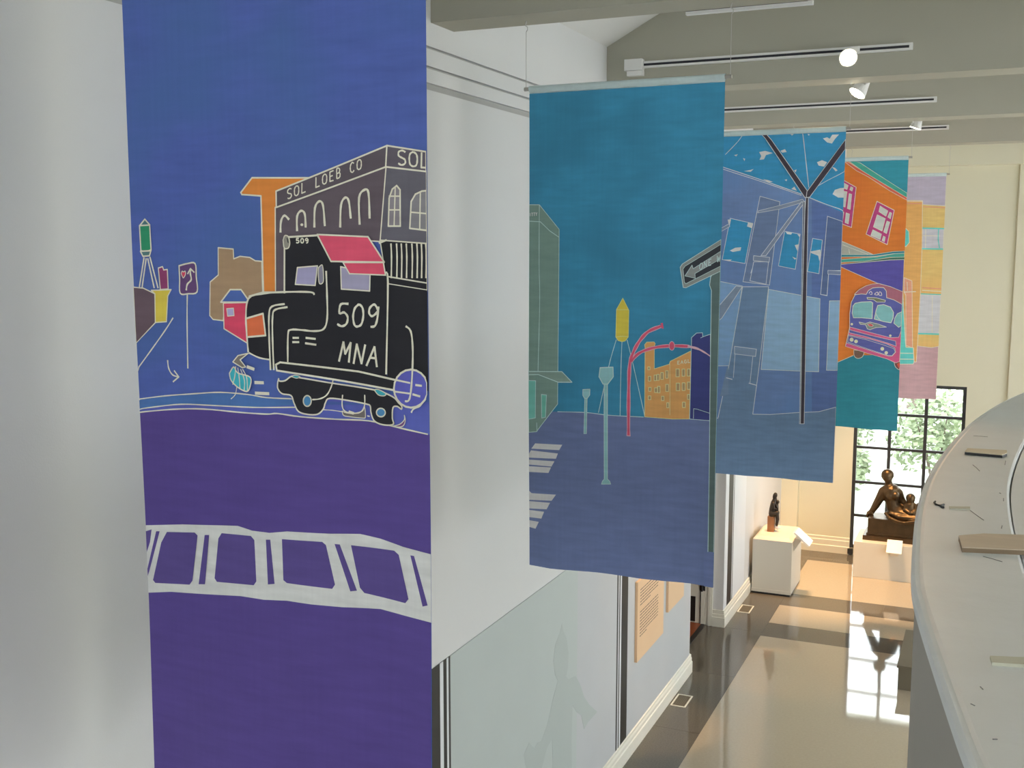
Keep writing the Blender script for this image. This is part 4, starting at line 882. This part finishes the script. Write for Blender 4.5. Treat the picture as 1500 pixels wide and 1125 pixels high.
b4.motif('painted_bus', A8b, [('fs', (112, 84, 70), [(208, 905), (320, 920), (315, 975), (280, 1000), (240, 1000), (212, 970)], L4, 7), ('fs', (112, 70, 70), [(680, 1050), (700, 1110), (760, 1140), (800, 1060), (720, 1030)], L4, 7), ('fs', (206, 80, 60), [(712, 1070), (740, 1118), (800, 1090), (780, 1040)]),
  ('f', (162, 92, 108), [(215, 250), (270, 195), (350, 150), (430, 128), (500, 122), (640, 160), (840, 220), (840, 380), (590, 300), (400, 260)], L4, 7),
  ('f', BV, [(160, 640), (160, 480), (180, 340), (225, 255), (300, 245), (355, 250), (380, 205), (430, 175), (500, 168), (560, 172), (590, 210), (595, 290), (680, 315), (840, 370), (840, 700), (760, 1030), (700, 1050), (600, 1010), (110, 860)], L4, 8),
  ('f', PK, [(840, 640), (765, 680), (735, 755), (640, 760), (162, 632), (162, 655), (145, 705), (145, 725), (400, 775), (600, 835), (690, 880), (700, 930), (660, 975), (620, 978), (120, 820), (112, 862), (380, 945), (600, 1010), (700, 1058), (745, 1040), (770, 800), (840, 780)], L4, 5),
  ('f', BV, [(155, 665), (400, 730), (700, 800), (705, 860), (600, 820), (350, 745), (155, 700)], L4, 5), ('f', BV, [(145, 735), (350, 780), (560, 845), (680, 890), (695, 930), (655, 972), (600, 965), (300, 865), (138, 810)], L4, 5),
  ('f', (112, 172, 172), [(200, 385), (225, 355), (300, 340), (410, 335), (432, 350), (425, 535), (300, 525), (205, 525), (190, 470)], L4, 9), ('f', (112, 172, 172), [(490, 380), (560, 370), (640, 400), (675, 460), (670, 530), (645, 585), (560, 570), (450, 540), (470, 440)], L4, 9), ('l', L4, 5, [(465, 460), (490, 520), (530, 560)]), ('f', (112, 172, 172), [(720, 478), (840, 455), (840, 620), (735, 638), (680, 590), (690, 530)], L4, 8),
  ('f', (104, 112, 84), [(365, 285), (470, 290), (580, 320), (575, 340), (480, 340), (440, 312), (370, 305)], L4, 7), ('f', (120, 134, 124), [(272, 575), (345, 592), (400, 575), (500, 600), (592, 635), (470, 640), (400, 665), (370, 655), (350, 608), (285, 600)], L4, 7), ('f', (206, 62, 72), [(370, 600), (410, 595), (440, 612), (425, 628), (390, 620)], L4, 4),
  ('l', (226, 190, 180), 9, [(388, 240), (405, 215), (420, 225), (422, 250), (400, 250)]), ('l', (226, 190, 180), 9, [(450, 250), (485, 222), (490, 256), (455, 254)]), ('l', (226, 190, 180), 9, [(500, 258), (510, 222), (530, 230), (535, 262), (505, 260)])] +
  [('e', (212, 216, 160), x, y, r_, r_, L4, 4) for x, y, r_ in ((186, 601, 13), (638, 736, 13), (184, 782, 22), (236, 802, 20), (544, 890, 20), (590, 937, 18))])

# ---------------------------------------------------------------- banner 5: the shop front
y5 = 14.76
r = ony(1379, 420, y5); zt5 = ony(1386, 253, y5).z; zl = ony(1318, 584, y5).z; zr = ony(1372, 584, y5).z
b5 = Banner(y5, 1.25, 'yellow orange silk banner painted with a shop front above a dusty pink street', zt5, zl, zr - .01, r.x - WB, r.x - .0, 4, (240, 190, 110), (238, 184, 104), [0, .004, .002, -.002, .003, .0, -.004, .002, 0], seed=7)
A0 = TF(1300, 240, .3205)
L5 = (240, 214, 190); TQ = (86, 206, 200)
b5.motif('painted_lavender_sky', A0, [('f', (178, 172, 194), [(-200, 40), (285, 40), (285, 192), (162, 186), (160, 168), (-200, 165)], L5, 3)])
b5.motif('painted_pillar', A0, [('f', (234, 168, 88), [(-200, 172), (160, 172), (158, 380), (150, 600), (136, 850), (132, 905), (100, 905), (-200, 905)], L5, 3), ('l', (232, 150, 120), 5, [(-200, 180), (158, 182)]), ('l', (232, 150, 120), 4, [(162, 196), (285, 200)]), ('l', (232, 150, 120), 5, [(158, 566), (285, 572)]), ('l', L5, 4, [(158, 578), (285, 584)])])
b5.motif('painted_window', A0, [('f', (190, 192, 202), [(160, 295), (285, 297), (285, 392), (158, 388)], L5, 3), ('l', TQ, 7, [(160, 294), (285, 296)]), ('l', TQ, 7, [(158, 388), (285, 390)]), ('l', L5, 3, [(175, 300), (174, 385)]), ('l', L5, 3, [(162, 328), (240, 330)]), ('l', TQ, 5, [(234, 298), (232, 345), (238, 385)])])
b5.motif('painted_window', A0, [('f', (196, 200, 206), [(150, 598), (285, 602), (285, 780), (140, 776)], L5, 3), ('l', TQ, 9, [(152, 596), (285, 600)]), ('l', TQ, 8, [(140, 776), (285, 780)]), ('l', L5, 3, [(205, 605), (204, 772)])])
b5.motif('painted_pink_street', A0, [('f', (198, 158, 164), [(-200, 905), (60, 915), (132, 905), (136, 832), (200, 840), (285, 836), (285, 1200), (-200, 1200)], L5, 3)])
b5.motif('painted_turquoise_base', A0, [('f', TQ, [(-200, 580), (70, 585), (82, 810), (85, 838), (118, 840), (122, 905), (118, 915), (-200, 915)], L5, 4), ('l', L5, 4, [(-100, 862), (120, 866)]), ('l', L5, 4, [(-100, 890), (120, 893)])])
b5.motif('painted_turquoise_sign', A0, [('f', TQ, [(-200, 300), (85, 296), (98, 310), (100, 360), (85, 378), (-200, 380)], L5, 3)])
b5.motif('painted_coral_column', A0, [('f', (238, 156, 122), [(76, 520), (112, 535), (115, 840), (85, 830), (84, 600), (76, 585)], L5, 3), ('l', L5, 3, [(90, 540), (92, 580)]), ('l', L5, 5, [(76, 586), (130, 584)])])


# ================================================================== OUTSIDE THE WINDOW
ground = struct('ground', B(-30, 30, YE + .3, 60, -.5, -.35), mat('pale_paving', (.55, .57, .50, 1), .9, var=.3, scale=2))
LEAF = mat('leaf_green', (.22, .27, .16, 1), .6, var=.6, scale=1.5)
BARK = mat('bark', (.14, .11, .09, 1), .9, var=.3)
def tree(x, y, h, r, label, n=2600):
    t = thing('garden_tree', label, 'tree', (x, y, -.35), 'trees outside the window')
    put('trunk', T([(x, y, -.35), (x + .08, y, h * .3), (x - .05, y + .05, h * .6), (x, y, h * .85)], [.16, .13, .09, .03], 10), BARK, t)
    for k in range(5):
        a = k * 1.3; z0 = h * (.3 + .1 * k)
        put('branch', T([(x, y, z0), (x + math.cos(a) * r * .4, y + math.sin(a) * r * .4, z0 + .5), (x + math.cos(a) * r * .8, y + math.sin(a) * r * .8, z0 + .8)], [.06, .04, .015], 6), BARK, t)
    bm = bmesh.new()
    cl = [(random.gauss(0, r * .45), random.gauss(0, r * .4), random.uniform(.15, 1) * h) for _ in range(34)]
    for _ in range(n):
        c = random.choice(cl); p = Vector((x + c[0] + random.gauss(0, .3), y + c[1] + random.gauss(0, .3), c[2] + random.gauss(0, .25)))
        if p.z < -.2: continue
        a = Vector((random.gauss(0, 1), random.gauss(0, 1), random.gauss(0, .6))).normalized(); b_ = a.orthogonal().normalized(); s = random.uniform(.06, .13)
        bm.faces.new([bm.verts.new(p + a * s), bm.verts.new(p + b_ * s * .5), bm.verts.new(p - a * s), bm.verts.new(p - b_ * s * .5)])
    tag(put('foliage', bm, LEAF, t), kind='stuff')
def shrub(x, y, h, r, label, n=1500):
    t = thing('garden_shrub', label, 'shrub', (x, y, -.35), 'shrubs outside the window')
    for k in range(5):
        a = k * 1.26
        put('stem', T([(x, y, -.35), (x + math.cos(a) * r * .3, y + math.sin(a) * r * .3, h * .4), (x + math.cos(a) * r * .6, y + math.sin(a) * r * .6, h * .8)], [.03, .02, .008], 6), BARK, t)
    bm = bmesh.new()
    for _ in range(n):
        u, th, ph = random.random() ** .45, random.uniform(0, 2 * math.pi), math.acos(random.uniform(-.7, 1))
        p = Vector((x + r * u * math.sin(ph) * math.cos(th), y + r * u * math.sin(ph) * math.sin(th), h * .5 + h * .55 * u * math.cos(ph) + random.gauss(0, .06)))
        a = Vector((random.gauss(0, 1), random.gauss(0, 1), random.gauss(0, .6))).normalized(); b_ = a.orthogonal().normalized(); q = random.uniform(.05, .11)
        bm.faces.new([bm.verts.new(p + a * q), bm.verts.new(p + b_ * q * .5), bm.verts.new(p - a * q), bm.verts.new(p - b_ * q * .5)])
    tag(put('foliage', bm, LEAF, t), kind='stuff')
tree(-6.2, 28.5, 6.0, 2.3, 'leafy tree standing off to the left in the garden')
tree(1.2, 28.5, 5.2, 1.9, 'leafy tree showing through the upper right panes of the far window')
tree(-2.4, 37.5, 7.0, 2.8, 'tall leafy tree farther off in the garden')
shrub(-1.0, 24.0, 1.9, 1.0, 'rounded shrub behind the head of the reclining bronze')
shrub(-2.9, 22.0, 1.2, .8, 'low shrub beside the lower left panes of the far window')
shrub(1.0, 23.0, 2.2, 1.1, 'tall shrub under the tree in the upper right panes')
shrub(-3.2, 24.6, 2.6, 1.0, 'upright shrub in front of the left garden tree')

for o in list(COL.objects):                       # look-alikes share a group
    g = {'silk_banner': 'painted silk banners', 'light_track': 'light tracks on the beams', 'floor_vent': 'floor vents along the left wall',
         'display_plinth': 'display plinths', 'label_card': 'label cards on the plinths', 'text_panel': 'exhibit text panels',
         'wood_offcut': 'plywood offcuts on the curved cap', 'painted_mural': 'mural panels on the left wall'}.get(o.name.split('.')[0])
    if g and o.parent is None: o['group'] = g
